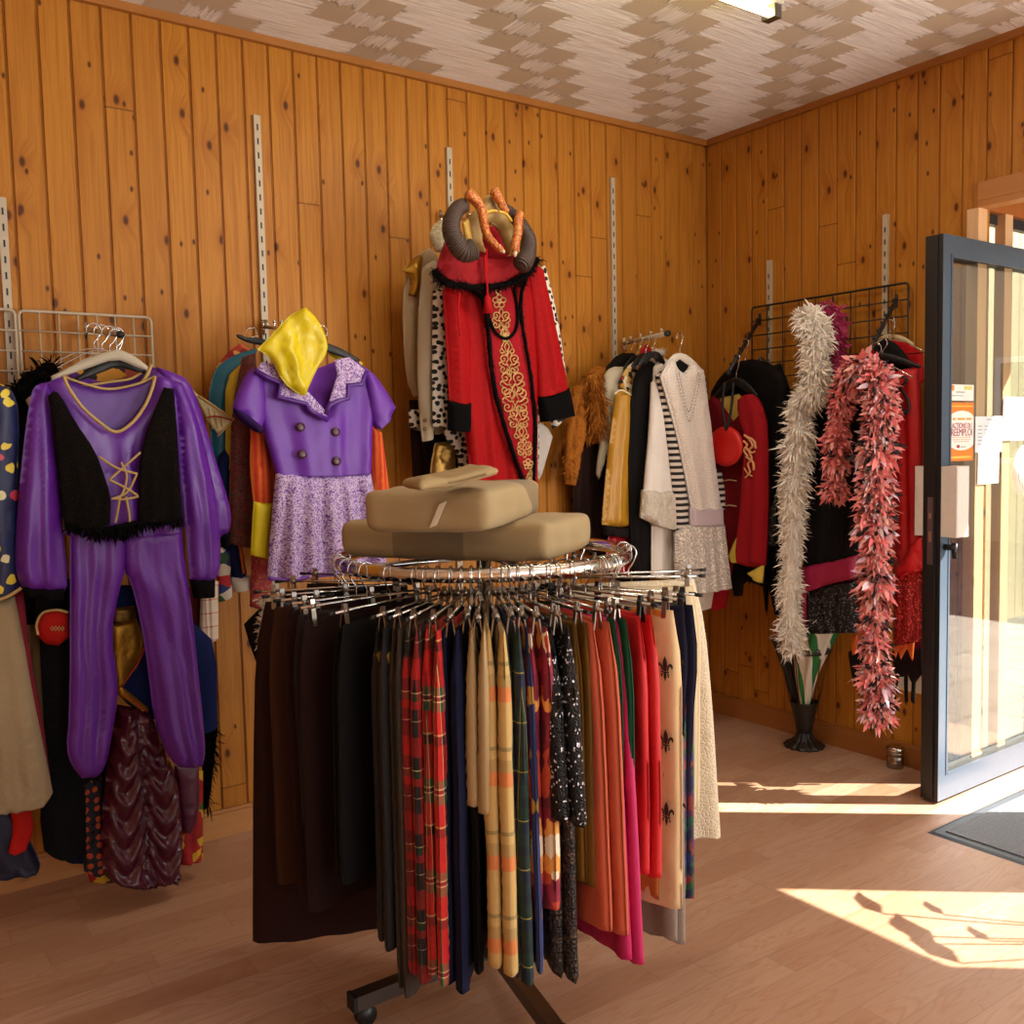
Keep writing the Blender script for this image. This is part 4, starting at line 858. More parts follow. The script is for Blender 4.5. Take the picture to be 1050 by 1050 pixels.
cl('cuff', BLKFUR, PA(d2+.02), [(225, 546), (236, 545), (235, 560), (227, 561)], t, thick=.03, R=.02, sp=.008)
trim('gold_piping', PA(d2+.03), [(84, 396), (110, 392), (135, 388), (152, 377)], .004, GOLDT, t)
trim('gold_piping', PA(d2+.05), [(155, 374), (151, 384), (146, 392)], .006, GOLDT, t)
# things behind and below the purple costumes
def one(name, label, cat, mat, pl, pts, group='costumes on the back wall', **k):
    o = cl(name, mat, pl, pts, None, **k); return tag(o, label, cat, group)
STARS = multi(('#14205a', '#d8c23a', '#0f1a4e', '#d8c23a', '#c03a50', '#d8d0a0'), 24, .5, .03, base='#0f1848', size=.3)
o = one('tunic', 'dark blue tunic with yellow stars at the far left edge', 'tunic', STARS, PA(.42), [(-55, 396), (-20, 388), (4, 394), (14, 402), (20, 424), (18, 490), (22, 560), (22, 604), (-10, 619), (-60, 624), (-70, 500)], thick=.04, folds=((3, .012, .5),))
trim('gold_hem', PA(.46), [(22, 603), (5, 613), (-20, 620), (-60, 625)], .005, GOLDT, o)
one('skirt', 'sheer beige pleated skirt below the starry tunic', 'skirt', gauze('#a4906f', .92), PA(.4), [(-50, 612), (-5, 616), (15, 611), (24, 655), (34, 715), (46, 770), (54, 812), (44, 824), (12, 832), (-60, 836)], thick=.04, folds=((9, .014, .7),))
one('skirt', 'pinkish red skirt showing beside the sheer beige skirt', 'skirt', cloth('#8e2b3a'), PA(.36), [(10, 608), (24, 606), (32, 680), (44, 735), (52, 800), (40, 806), (20, 700)], thick=.03)
one('scarf', 'brown scarf edge behind the pinkish red skirt', 'scarf', cloth('#5a4527'), PA(.31), [(30, 640), (40, 645), (46, 752), (40, 758), (32, 700)], thick=.02)
one('skirt', 'dark navy skirt low at the left edge with purple hem', 'skirt', satin('#0d1030', .5), PA(.34), [(-60, 800), (0, 810), (20, 840), (42, 884), (40, 893), (0, 900), (-60, 905)], thick=.04, folds=((4, .012, .5),))
one('scarf', 'red ruffled scarf end with silver star below the beige skirt', 'scarf', cloth('#b01a14'), PA(.38), [(8, 822), (32, 826), (35, 852), (28, 868), (16, 875), (8, 874), (14, 850)], thick=.025, folds=((4, .012, .5),))
one('cape', 'long black cape hanging behind the left purple trouser leg', 'cape', cloth('#0c0b10'), PA(.3), [(36, 600), (90, 590), (110, 640), (112, 800), (104, 872), (60, 882), (40, 868), (44, 760), (38, 680)], thick=.035, folds=((5, .014, .5),))
one('skirt', 'dark blue skirt between the black cape and polka dot hem', 'skirt', cloth('#0c1636'), PA(.27), [(60, 700), (105, 690), (100, 880), (68, 884)], thick=.03, folds=((4, .01, .5),))
t = root('badge', 'red octagonal cap with gold edging beside the left purple leg', 'cap', PA(.4), 54, 645, 'costumes on the back wall')
oc = [(37, 640), (44, 628), (58, 625), (70, 628), (72, 652), (60, 662), (46, 660), (39, 652)]; cl('cap_body', cloth('#a5150f'), PA(.4), oc, t, thick=.03, hem=False, sm=0); trim('gold_edging', PA(.415), [(39, 651), (37.5, 640), (44, 628.5), (58, 625.5), (70, 628)], .004, GOLDT, t)
m = MB(); q = PA(.433)
for cx in (53.5, 57, 60.5, 64): m.tube(at(q, [(cx, 642), (cx+1.5, 644.5), (cx, 647), (cx-1.3, 644.5)]), .0015, 5, closed=True)
m.build('gold_embroidery', GOLDT, t)
t = root('costume', 'blue velvet costume with gold lame panel between the purple legs', 'costume', PA(.33), 134, 625, 'costumes on the back wall')
cl('bodice', velvet('#0c1c55'), PA(.32), [(112, 600), (160, 600), (200, 640), (222, 660), (223, 745), (205, 752), (150, 735), (122, 716), (112, 690)], t, thick=.03)
cl('gold_panel', metallic('#a8781f'), PA(.35), [(112, 640), (140, 634), (150, 660), (140, 682), (122, 706), (114, 700)], t, thick=.022, wr=.01)
cl('belt', metallic('#6b4a18'), PA(.37), [(114, 624), (138, 621), (140, 634), (114, 638)], t, thick=.016)
cl('gold_band', metallic('#b98a2c'), PA(.37), [(120, 705), (124, 702), (152, 726), (152, 734), (120, 712)], t, thick=.012, sm=0, sp=.009)
trim('red_piping', PA(.378), [(150, 662), (140, 683), (122, 707), (152, 731)], .003, cloth('#b8402a'), t, k=1)
o = one('skirt', 'dark maroon satin skirt with swagged drapes between the purple legs', 'skirt', satin('#481026', .15, 0), PA(.36), [(120, 722), (154, 728), (166, 760), (182, 798), (187, 850), (186, 885), (176, 900), (152, 905), (124, 905), (106, 896), (103, 850), (108, 800), (114, 755)], thick=.06, R=.05, swag=(2, .085, .13, .027), wr=.004, sp=.0095)
one('skirt', 'maroon satin skirt panel right of the swagged skirt', 'skirt', satin('#4d1230', .35), PA(.32), [(178, 785), (204, 786), (205, 835), (195, 855), (184, 850)], thick=.025, folds=((3, .008, .5),))
one('skirt', 'dark blue skirt with orange polka dots low behind the swagged skirt', 'skirt', spots('#0d0d1e', '#a5431c', 34, .3, .3), PA(.31), [(78, 800), (104, 795), (112, 890), (100, 897), (86, 893)], thick=.03)
one('skirt', 'red skirt with yellow print showing low at the right purple leg', 'skirt', multi(('#8c1414', '#a01515', '#c09a20', '#8c1414', '#2a5a20', '#9a1212'), 32, .8, .04), PA(.29), [(180, 792), (208, 790), (208, 880), (184, 886), (176, 860)], thick=.03, folds=((3, .01, .5),))
one('skirt', 'red and yellow printed hem at the foot of the polka dot skirt', 'skirt', multi(('#8c1414', '#c09a20', '#20201a', '#8c1414'), 32, .8, .04), PA(.27), [(88, 885), (116, 880), (122, 903), (92, 905)], thick=.02)
one('feather_trim', 'black feather trim hanging right of the purple trousers', 'feathers', BLKFUR, PA(.24), [(206, 735), (224, 740), (220, 780), (214, 826), (208, 830)], thick=.02)
fuzzy(at(PA(.25), [(219, 742), (217, 780), (211, 826)]), .02, 320, 2.0, [BLKFUR], .5, .06, 8, 1.0, 'feather_fringe', bpy.data.objects['feather_trim'])
one('shirt', 'white and red checked shirt tail right of the purple costume', 'shirt', plaid(.045, .045, ((0, '#d8cbb8'), (.5, '#a4352c'), (.62, '#e0d5c4'), (.8, '#7a2a28')), ((0, '#d8cbb8'), (.55, '#b04030'), (.65, '#ddd2c0'))), PA(.3), [(206, 592), (224, 596), (224, 655), (204, 662)], thick=.02)
one('skirt', 'dark red velvet skirt strip beside the checked shirt tail', 'skirt', velvet('#5a0e14'), PA(.27), [(190, 600), (206, 605), (206, 660), (194, 664)], thick=.02)
one('flag_shirt', 'shirt with patches of flag colours between purple sleeve and white cuff', 'shirt', multi(('#1c2a6a', '#b01c24', '#d8d0c4', '#b01c24', '#18306a', '#2a5a30', '#d8d0c4'), 30, .7, .01), PA(.22), [(222, 560), (236, 565), (238, 612), (222, 618)], thick=.02)
t = root('collar', 'pointed cream collar with gold edges sticking out behind the purple sleeve', 'collar', PA(.3), 222, 430, 'costumes on the back wall')
cl('collar_point', cloth('#cbb98e'), PA(.3), [(196, 398), (206, 408), (240, 430), (224, 446), (212, 430)], t, thick=.012, sm=0)
trim('gold_edge', PA(.315), [(204, 406), (240, 430), (223, 447)], .004, GOLDT, t, k=1); trim('red_line', PA(.318), [(212, 428), (224, 427), (238, 431)], .0025, cloth('#a8261c'), t)
for i in range(3): trim('gold_edge', PA(.317), [(214+i*6, 418+i*4), (218+i*5, 440-i*1)], .002, GOLDT, t, k=1)
cl('collar_point', cloth('#cbb98e'), PA(.3), [(26, 410), (44, 396), (50, 410), (30, 418)], t, thick=.012, sm=0)
o = tag(fuzzy(at(PA(.26), [(14, 412), (26, 398), (42, 386), (58, 378)]), .05, 420, 1.25, [BLKFUR], .5, .07, 2, .2, 'feather_collar'), 'black feather collar behind the left shoulder of the purple costume', 'feathers', 'costumes on the back wall')
one('jacket', 'orange and black patterned jacket behind the grey hanger', 'jacket', multi(('#1a100c', '#7a3014', '#c88a2a', '#1a100c', '#94402a'), 26, .8, .03), PA(.26), [(62, 384), (88, 374), (118, 368), (150, 374), (165, 382), (160, 420), (70, 420)], thick=.03)
one('cape', 'dark cape at the left between the starry tunic and purple sleeve', 'cape', cloth('#120e12'), PA(.22), [(8, 404), (30, 392), (60, 386), (70, 420), (64, 560), (40, 640), (16, 640), (10, 500)], thick=.03, folds=((4, .01, .5),))

# --- purple dress with yellow hood
d = .40; pl = PA(d)
arm('hanging arm on the wall rail carrying the purple floral dress', PA(.02).hit(270, 335), PA(.42).hit(300, 338), CHROME, 4, .008)
t = root('dress', 'short purple dress with lilac floral skirt and wide zigzag collar', 'dress', pl, 320, 370)
DP = satin('#6829a4', .42, 0); FLOR = multi(('#a98cc2', '#cbb8d6', '#7c55a6', '#bda6d0', '#5e348c', '#b096c8', '#d3c4de'), 320, .8, .004)
cl('back_lining', cloth('#6f36a0'), PA(d-.03), [(285, 376), (310, 384), (330, 376), (350, 368), (372, 380), (372, 440), (285, 440)], t, thick=.012, sp=.02)
cl('bodice', DP, pl, [(262, 378), (272, 372), (300, 388), (322, 408), (333, 424), (338, 412), (344, 396), (352, 378), (366, 370), (378, 382), (384, 408), (381, 436), (379, 486), (330, 489), (283, 487), (274, 455), (268, 436), (260, 410)], t, thick=.034, R=.03, wr=.010, folds=((3, .008, .6),))
cl('sleeve', DP, PA(d+.02), [(262, 376), (252, 382), (244, 400), (238, 417), (240, 424), (252, 430), (268, 442), (272, 425), (272, 400), (268, 385)], t, thick=.036, R=.03, wr=.010)
cl('sleeve', DP, PA(d+.02), [(370, 374), (384, 384), (396, 402), (405, 418), (398, 430), (388, 440), (380, 430), (376, 400)], t, thick=.036, R=.03, wr=.010)
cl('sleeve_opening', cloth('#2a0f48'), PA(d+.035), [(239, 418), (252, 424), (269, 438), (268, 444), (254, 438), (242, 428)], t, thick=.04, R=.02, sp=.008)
cl('collar', FLOR, PA(d+.05), [(268, 371), (262, 380), (275, 387), (288, 393), (285, 407), (300, 411), (314, 414), (318, 420), (336, 431), (334, 422), (322, 408), (306, 392), (285, 374)], t, thick=.008, sm=0, hem=False, sp=.009)
cl('collar', FLOR, PA(d+.05), [(343, 369), (358, 366), (376, 381), (371, 394), (357, 395), (357, 408), (346, 411), (338, 414), (334, 424), (340, 402), (346, 385)], t, thick=.008, sm=0, hem=False, sp=.009)
trim('purple_piping', PA(d+.058), [(262, 380), (275, 387.5), (288, 393), (285, 407), (300, 411), (314, 414), (318, 421), (336, 431)], .0085, PURP2, t, k=1)
trim('purple_piping', PA(d+.058), [(376, 381), (371, 394), (357, 395), (357, 408.5), (346, 411.5), (338, 415), (334, 425)], .0085, PURP2, t, k=1)
for bx, by in ((308, 438), (344, 443), (310, 466), (345, 473)):
    m = MB(); c = PA(d+.036).hit(bx, by); m.lathe([(.007, .006), (.0155, .004), (.0155, -.004), (.004, -.012)], (0, 0, 0), 14)
    m.v = [c+Vector((p.x, -p.z, p.y)) for p in m.v]; m.build('button', plastic('#4a2430', .35), t)
cl('skirt', FLOR, PA(d), [(283, 484), (330, 488), (379, 484), (384, 512), (390, 545), (396, 580), (370, 588), (345, 588), (310, 592), (274, 593), (277, 550), (280, 515)], t, thick=.04, R=.03, folds=((5.5, .027, .6),), sp=.011)
trim('purple_hem', PA(d+.03), [(275, 593), (300, 595), (320, 591), (345, 589), (370, 588)], .006, DP, t)
t = tag(cl('hood', satin('#d9c416', .3), PA(d+.085), [(264, 358), (280, 342), (296, 324), (312, 315), (324, 326), (336, 352), (332, 368), (323, 380), (312, 406), (308, 405), (290, 392), (277, 366)], None, thick=.035, R=.03, wr=.03, wf=13, sm=1, hem=False, folds=((1.6, .022, .3),)), 'bright yellow satin hood hanging over the purple floral dress', 'hood')
coat_hanger('black coat hanger under the yellow hood of the purple dress', PA(d-.02), (330, 356), (284, 374), (368, 372), BLK, hooky=340)
SATOR = stripes(.02, '#d8641a', '#c8341a', .5, 0)
t = root('jester_shirt', 'orange and red striped jester shirt with yellow cuffs behind the purple dress', 'shirt', PA(.3), 320, 400)
cl('shirt_body', SATOR, PA(.3), [(255, 400), (340, 372), (385, 400), (380, 560), (280, 560), (262, 480)], t, thick=.025, sp=.02)
cl('sleeve', SATOR, PA(.34), [(257, 440), (270, 444), (277, 480), (278, 515), (260, 516), (256, 480)], t, thick=.03, folds=((2, .008, .3),)); cl('sleeve', SATOR, PA(.34), [(380, 438), (391, 443), (396, 480), (400, 514), (386, 514), (380, 470)], t, thick=.03, folds=((2, .008, .3),))
cl('yellow_cuff', satin('#dccb12', .4), PA(.35), [(260, 514), (279, 516), (276, 545), (274, 573), (257, 569), (258, 545)], t, thick=.025); cl('yellow_cuff', satin('#dccb12', .4), PA(.35), [(386, 512), (401, 512), (403, 530), (390, 534)], t, thick=.025)
cl('yellow_collar', satin('#dccb12', .4), PA(.33), [(332, 356), (352, 362), (372, 372), (366, 378), (340, 368)], t, thick=.02)
one('coat', 'dark red paisley coat between the yellow vest and the orange shirt', 'coat', paisley('#3a1414', '#7a1c20', '#5a4a2a'), PA(.25), [(248, 366), (262, 362), (264, 400), (262, 520), (262, 560), (250, 562), (234, 556), (236, 480), (238, 420)], thick=.03, folds=((3, .01, .4),))
one('coat', 'pinkish red printed coat hem below the yellow cuff', 'coat', paisley('#8a1f30', '#b8384a', '#c87a5a'), PA(.24), [(258, 560), (280, 570), (279, 612), (270, 626), (256, 622)], thick=.025)
one('vest', 'yellow vest edge behind the dark red paisley coat', 'vest', satin('#c8ac1a', .5), PA(.21), [(231, 388), (248, 372), (252, 390), (244, 432), (237, 492), (232, 500), (231, 440)], thick=.025)
one('jacket', 'teal blue jacket at the left end of the purple dress group', 'jacket', satin('#12647e', .45), PA(.17), [(226, 372), (244, 362), (264, 357), (258, 378), (240, 386), (235, 420), (235, 455), (226, 482), (218, 470), (213, 410), (218, 384)], thick=.035, folds=((2, .008, .4),))
t = root('jacket', 'dark blue uniform jacket sleeve with orange stripe and white cuff', 'jacket', PA(.2), 243, 500, 'costumes on the back wall')
cl('sleeve', cloth('#15204e'), PA(.2), [(222, 470), (236, 455), (240, 520), (253, 588), (238, 596), (228, 560), (222, 510)], t, thick=.03); trim('orange_stripe', PA(.232), [(238, 500), (243, 540), (250, 588)], .005, cloth('#c8641e'), t); cl('white_cuff', cloth('#cfc6b8'), PA(.21), [(234, 592), (256, 590), (257, 604), (240, 607)], t, thick=.03, R=.02, sp=.009)
one('blouse', 'red patterned blouse shoulder behind the teal jacket', 'blouse', multi(('#a83020', '#c86a3a', '#8a1c20', '#d8a050'), 40), PA(.12), [(218, 382), (232, 362), (246, 352), (262, 360), (250, 384), (222, 420), (212, 410)], thick=.025)
coat_hanger('black coat hanger sticking out above the teal jacket', PA(.13), (258, 350), (243, 346), (276, 354), BLK, hooky=342, width=5)
t = root('muff', 'black bag with white fur trim hanging between purple dress and round rack', 'bag', PA(.3), 262, 640); cl('bag_body', cloth('#0f0c0d'), PA(.3), [(250, 640), (272, 618), (290, 622), (290, 700), (272, 700), (258, 668)], t, thick=.03); fuzzy(at(PA(.38), [(271, 612), (275, 630), (272, 645), (270, 660)]), .022, 400, 1.5, [furm('#d8cbb4')], .6, .12, 9, .2, 'white_fur_trim', t); cl('bag_strap', BLK, PA(.3), [(265, 698), (275, 696), (274, 718), (267, 720)], t, thick=.015, sp=.009)

# --- red robe with the horned headdress
d = .42; pl = PA(d); RED = velvet('#a80a10'); RED2 = cloth('#94121a', .7, .2, .2, 300); CRIM = cloth('#9c1220'); GEMB = metallic('#e0b878', .45)
arm('hanging arm on the wall rail carrying the red robe', PA(.02).hit(452, 222), PA(.45).hit(500, 228), CHROME, 4, .008)
t = root('robe', 'long red velvet robe with black fur edging and gold scroll embroidery', 'robe', pl, 500, 240)
cl('hood_lining', CRIM, PA(d-.01), [(486, 250), (492, 236), (506, 230), (519, 238), (522, 262), (512, 278), (492, 276)], t, thick=.02)
cl('robe_body', RED, pl, [(456, 292), (478, 286), (540, 280), (549, 300), (550, 360), (551, 430), (551, 500), (484, 504), (478, 450), (470, 380), (460, 330)], t, thick=.035, R=.035, folds=((4, .014, .6),), wr=.008)
cl('sleeve', RED, PA(d+.015), [(454, 296), (468, 300), (480, 330), (482, 380), (481, 416), (461, 413), (458, 360)], t, thick=.035, folds=((1.6, .012, .3),))
cl('sleeve', RED, PA(d+.015), [(540, 284), (550, 272), (556, 276), (568, 330), (582, 398), (568, 404), (552, 408), (549, 360)], t, thick=.035, folds=((1.6, .012, .3),))
cl('fur_cuff', BLKFUR, PA(d+.02), [(460, 411), (482, 413), (481, 443), (460, 441)], t, thick=.04, R=.025, wr=.01, wf=30)
cl('fur_cuff', BLKFUR, PA(d+.02), [(552, 407), (568, 403), (582, 397), (588, 426), (572, 430), (555, 433)], t, thick=.04, R=.025, wr=.01, wf=30)
cl('front_panel', CRIM, PA(d+.04), [(497, 294), (524, 290), (531, 318), (531, 335), (540, 380), (547, 430), (547, 498), (541, 500), (522, 450), (508, 395), (503, 345)], t, thick=.008, R=.012, sm=0, wr=.003)
def furline(nm, P, r, nn, seed): return fuzzy(at(PA(d+.052), P), r, nn, 1.5, [BLKFUR], .75, .08, seed, .2, nm, t)
furline('fur_edging', [(484, 298), (494, 305), (498, 318), (501, 342), (504, 380), (511, 415), (522, 452), (537, 496)], .011, 500, 1)
furline('fur_edging', [(539, 286), (534, 305), (535, 330), (541, 365), (546, 400), (549, 440), (547, 497)], .010, 450, 2)
furline('fur_edging', [(498, 303), (502, 328), (510, 343), (520, 347), (529, 338), (531, 320), (527, 294)], .008, 300, 3)
cape = cl('cape_collar', RED2, PA(d+.05), [(456, 248), (470, 256), (486, 262), (506, 266), (524, 262), (540, 256), (551, 266), (546, 276), (533, 284), (512, 292), (490, 295), (470, 294), (456, 291), (446, 281), (450, 264)], t, thick=.04, R=.04, folds=((5, .008, .5),), sp=.012)
fuzzy(at(PA(d+.085), [(446, 276), (450, 284), (458, 290), (474, 293), (490, 295), (506, 294), (520, 291), (534, 286), (544, 277), (551, 265)]), .016, 900, 1.5, [BLKFUR], .75, .08, 4, .2, 'fur_edging', t)
for P in ([(499, 255), (499, 280), (500, 305)], [(497, 262), (498, 290)]):
    trim('cord', PA(d+.105), P, .004, cloth('#b01018'), t)
m = MB(); c = PA(d+.105).hit(500, 305); m.lathe([(.004, .01), (.012, -.002), (.013, -.012), (.016, -.055), (.004, -.057)], c, 12); m.build('tassel', cloth('#b01018'), t)
trim('cord', PA(d+.1), [(471, 300), (470, 320), (472, 345)], .004, cloth('#b01018'), t)
# gold scrollwork, mirrored about the panel's middle line
gm = MB(); gp = PA(d+.051)
def cen(y): return 512+(y-293)*.102+(y-293)**2*.00032-(2 if y < 340 else 0)
def motif(y, s_, kind):
    cx = cen(y)
    def cv(P, r=.0032):
        for k in (-1, 1): gm.tube(spline(at(gp, [(cx+k*a*s_, y+b*s_) for a, b in P]), 4), r, 5, squash=.7)
    def spi(x0, y0, r0, turns, a0):
        cv([(x0+r0*(1-i/14)*math.cos(a0+turns*2*PI*i/13), y0+r0*(1-i/14)*math.sin(a0+turns*2*PI*i/13)) for i in range(14)])
    if kind == 'drop': gm.tube(spline(at(gp, [(cx+3*s_*math.cos(q*PI/5), y+4*s_*math.sin(q*PI/5)) for q in range(10)]), 2), .0035, 5, closed=True)
    if kind == 'flower':
        for q in range(5):
            a = q*2*PI/5-PI/2; fx, fy = cx+5.5*s_*math.cos(a), y+5.5*s_*math.sin(a)
            gm.tube(at(gp, [(fx+3.4*s_*math.cos(b*PI/4), fy+3.4*s_*math.sin(b*PI/4)) for b in range(8)]), .0032, 5, closed=True)
        gm.tube(at(gp, [(cx+1.8*s_*math.cos(b*PI/4), y+1.8*s_*math.sin(b*PI/4)) for b in range(8)]), .003, 5, closed=True)
    if kind == 'scroll':
        spi(6, -4, 5.2, 1.4, PI*.9); spi(6.5, 7, 4.6, -1.4, -PI*.9); cv([(0, -13), (2.5, -9), (1, -4), (3, 1), (0, 6), (2.5, 11), (0, 15)]); cv([(1, 2), (5, 2), (9, -1), (11, 2), (8, 4)])
    if kind == 'leaf':
        cv([(0, -12), (4, -6), (7, 1), (3, 6), (0, 12)]); cv([(0, -6), (3, -1), (0, 6)]); cv([(2, 5), (7, 8), (9, 4), (6, 2)])
for y, s_, k in ((298, .8, 'drop'), (309, .8, 'flower'), (327, .85, 'scroll'), (340, .5, 'leaf'), (356, .8, 'leaf'), (372, .95, 'scroll'), (392, 1.15, 'scroll'), (409, 1.2, 'scroll'), (428, .95, 'scroll'), (443, .8, 'leaf'), (459, .7, 'scroll'), (476, .6, 'flower'), (488, .5, 'leaf'), (347, .45, 'flower')): motif(y, s_, k)
eo = gm.build('gold_embroidery', GEMB, t)
# headdress: two thick dark horns, a tan skull cap and thin orange scaled horns
HP = PA(d+.13)
def hmat(c1, c2, ring=60):
    g = G('horn'); q = g.sep(g.uv()); n = g.m_('SINE', g.m_('MULTIPLY', q[0], 900)); n2 = g.noise(g.ob(), 30, 3); g.bump(g.m_('ADD', n, n2), .5, .004); return g.fin(g.mix(n2, c1, c2), .5)
DH = hmat('#3a2a24', '#4d3d36'); TANM = plastic('#a88a52', .6); SCALE = multi(('#9c4418', '#b8601f', '#c98a45', '#8a3212', '#b8702e'), 200, .45, .002)
t = thing('horned_headdress', 'horned headdress with dark curled horns and orange scaled spikes on the red robe', 'headdress', HP.hit(500, 250))
def horn(nm, P, r0, r1, mat, dz=(0, 0), seg=14):
    S = spline([HP.hit(*p)+HP.n*(dz[0]+(dz[1]-dz[0])*i/(len(P)-1)) for i, p in enumerate(P)], 7); n = len(S)
    rr = [(r0+(r1-r0)*i/(n-1))*min(1, .35+i/3, .35+(n-1-i)/3) for i in range(n)]
    m = MB(); m.tube(S, rr, seg); return m.build(nm, mat, t)
horn('curled_horn', [(477, 210), (468, 215), (461, 226), (459, 238), (463, 251), (470, 260), (480, 257)], .026, .040, DH, (0, .05))
horn('curled_horn', [(503, 208), (516, 211), (527, 221), (535, 235), (538, 249), (534, 264), (525, 276)], .016, .037, DH, (-.03, .05))
cl('skull_cap', TANM, PA(d+.10), [(476, 230), (484, 218), (494, 206), (499, 200), (504, 200), (508, 212), (518, 222), (526, 236), (528, 252), (522, 262), (516, 246), (511, 234), (502, 228), (495, 232), (492, 244), (495, 256), (500, 260), (488, 256), (478, 248)], t, thick=.04, R=.025, hem=False, sp=.009, wr=.008, wf=25)
cl('ear_piece', plastic('#c9a048', .5), PA(d+.13), [(474, 228), (480, 224), (484, 240), (484, 252), (477, 244)], t, thick=.012, hem=False, sp=.008)
cl('ear_piece', plastic('#c9a048', .5), PA(d+.13), [(526, 240), (531, 248), (530, 256), (523, 260)], t, thick=.012, hem=False, sp=.008)
horn('scaled_spike', [(473, 199), (480, 206), (486, 216), (488, 230), (490, 243), (497, 254), (504, 261)], .021, .012, SCALE, (.03, .07))
horn('scaled_spike', [(502, 195), (506, 205), (509, 214), (512, 222)], .020, .012, SCALE, (.02, .05))
horn('scaled_spike', [(529, 221), (525, 228), (523, 240), (519, 252), (517, 263)], .018, .015, SCALE, (.03, .07))
for P in ([(499, 255), (502, 259), (506, 263)], [(518, 256), (517, 261), (516, 267)]): horn('spike_tip', P, .012, .005, plastic('#cdb694', .5), (.068, .072), 10)
for P in ([(490, 222), (496, 219), (502, 220)], [(503, 220), (510, 222), (517, 230)]):
    horn('brow_ridge', P, .006, .005, plastic('#d8a838', .5), (.05, .05), 8)
# costumes behind the robe
one('jacket', 'cream satin jacket with gold trim hanging furthest left behind the robe', 'jacket', satin('#b3a07c', .5), PA(.18), [(414, 285), (428, 262), (440, 254), (448, 262), (440, 300), (436, 400), (424, 408), (417, 390), (413, 340)], thick=.03, folds=((2, .01, .4),))
o = tag(cl('sequin_sash', metallic('#b8892c'), PA(.22), [(412, 278), (426, 262), (433, 262), (432, 290), (428, 304), (419, 302), (422, 286)], None, thick=.022, wr=.02, wf=25), 'gold sequined sash on the shoulder of the cream satin jacket', 'sash', 'costumes on the back wall')
t = root('coat', 'plain beige coat with two sleeve buttons left of the red robe', 'coat', PA(.27), 445, 270, 'costumes on the back wall')
cl('coat_body', cloth('#b0a084'), PA(.25), [(433, 276), (450, 264), (466, 270), (470, 440), (446, 446), (440, 400)], t, thick=.025); cl('sleeve', cloth('#b5a589'), PA(.29), [(433, 274), (446, 266), (451, 280), (448, 340), (445, 400), (444, 450), (433, 453), (428, 400), (428, 330)], t, thick=.035, folds=((1.5, .006, .3),))
for by in (431, 440):
    m = MB(); c = PA(.327).hit(435, by); m.lathe([(.003, 0), (.008, .002), (.008, .006), (.003, .007)], (0, 0, 0), 12); m.v = [c+Vector((p.x, -p.z, p.y)) for p in m.v]; m.build('button', plastic('#6b4a22', .4), t)
one('collar', 'crinkled off-white ruff collar left of the horned headdress', 'collar', lace('#cbbd9d', '#8f8264', 60), PA(.33), [(440, 240), (446, 228), (460, 222), (468, 226), (468, 250), (456, 260), (446, 258)], thick=.04, folds=((5, .012, .2),), hem=False, wr=.01, wf=25, sp=.009)
DAL = spots('#d9d3c6', '#0d0b0b', 44, .36, .75)
t = root('dalmatian_costume', 'white costume with black spots hanging just behind the red robe', 'costume', PA(.33), 505, 290, 'costumes on the back wall')
cl('body', DAL, PA(.31), [(446, 300), (470, 284), (540, 276), (556, 290), (552, 340), (552, 470), (486, 486), (470, 470), (452, 440)], t, thick=.03, sp=.02, folds=((4, .01, .5),)); cl('sleeve', DAL, PA(.345), [(444, 298), (456, 294), (460, 340), (460, 436), (444, 438), (443, 370)], t, thick=.03); cl('sleeve', DAL, PA(.33), [(552, 276), (558, 272), (568, 312), (575, 350), (584, 420), (566, 440), (556, 360)], t, thick=.03)
cl('leg', DAL, PA(.32), [(470, 440), (486, 440), (486, 492), (470, 484)], t, thick=.025); cl('cuff', DAL, PA(.22), [(419, 420), (432, 420), (430, 442), (420, 438)], t, thick=.02)
one('blouse', 'white frilled blouse edge showing low at the right of the red robe', 'blouse', cloth('#c9c4bc'), PA(.30), [(545, 430), (560, 436), (566, 448), (560, 470), (553, 492), (546, 480)], thick=.025, folds=((5, .01, .5),))
one('jacket', 'black jacket with dotted cuff behind the lower left of the robe', 'jacket', cloth('#141013'), PA(.2), [(428, 400), (470, 400), (484, 430), (486, 500), (440, 505), (432, 450)], thick=.03)
one('robe', 'dark brown robe behind the gold tasselled curtain', 'robe', cloth('#2a1310'), PA(.15), [(420, 410), (470, 410), (476, 505), (424, 505)], thick=.03)
one('tassel_fringe', 'gold tasselled cloth hanging below the beige coat', 'curtain', metallic('#9a7434'), PA(.3), [(446, 454), (466, 452), (468, 498), (442, 500), (441, 478)], thick=.025, folds=((6, .010, .1),))
# --- costumes right of the robe, on the white arm
arm('white hanging arm carrying the white lace dress and its neighbours', PA(.03).hit(640, 352), PA(.46).hit(684, 342), WIRE, 4, .010)
FURB = furm('#9c5a1c', '#b8722c')
t = root('fur_coat', 'shaggy orange-brown fur coat at the left of the white dress group', 'coat', PA(.1), 610, 385, 'costumes on the back wall')
fb = cl('coat_body', FURB, PA(.1), [(596, 390), (608, 376), (622, 374), (624, 450), (604, 456), (594, 440)], t, thick=.05, wr=.016, wf=30, sp=.011); cl('sleeve', FURB, PA(.13), [(596, 388), (588, 404), (582, 440), (578, 476), (580, 496), (590, 498), (595, 470), (602, 440)], t, thick=.035, wr=.014, wf=30, sp=.01)
fuzzy(at(PA(.15), [(604, 384), (610, 410), (612, 445)]), .075, 1500, .8, [FURB], .55, .06, 21, 1.0, 'fur_tufts', t); fuzzy(at(PA(.16), [(594, 396), (585, 440), (583, 490)]), .04, 900, .8, [FURB], .55, .06, 22, 1.0, 'fur_tufts', t)
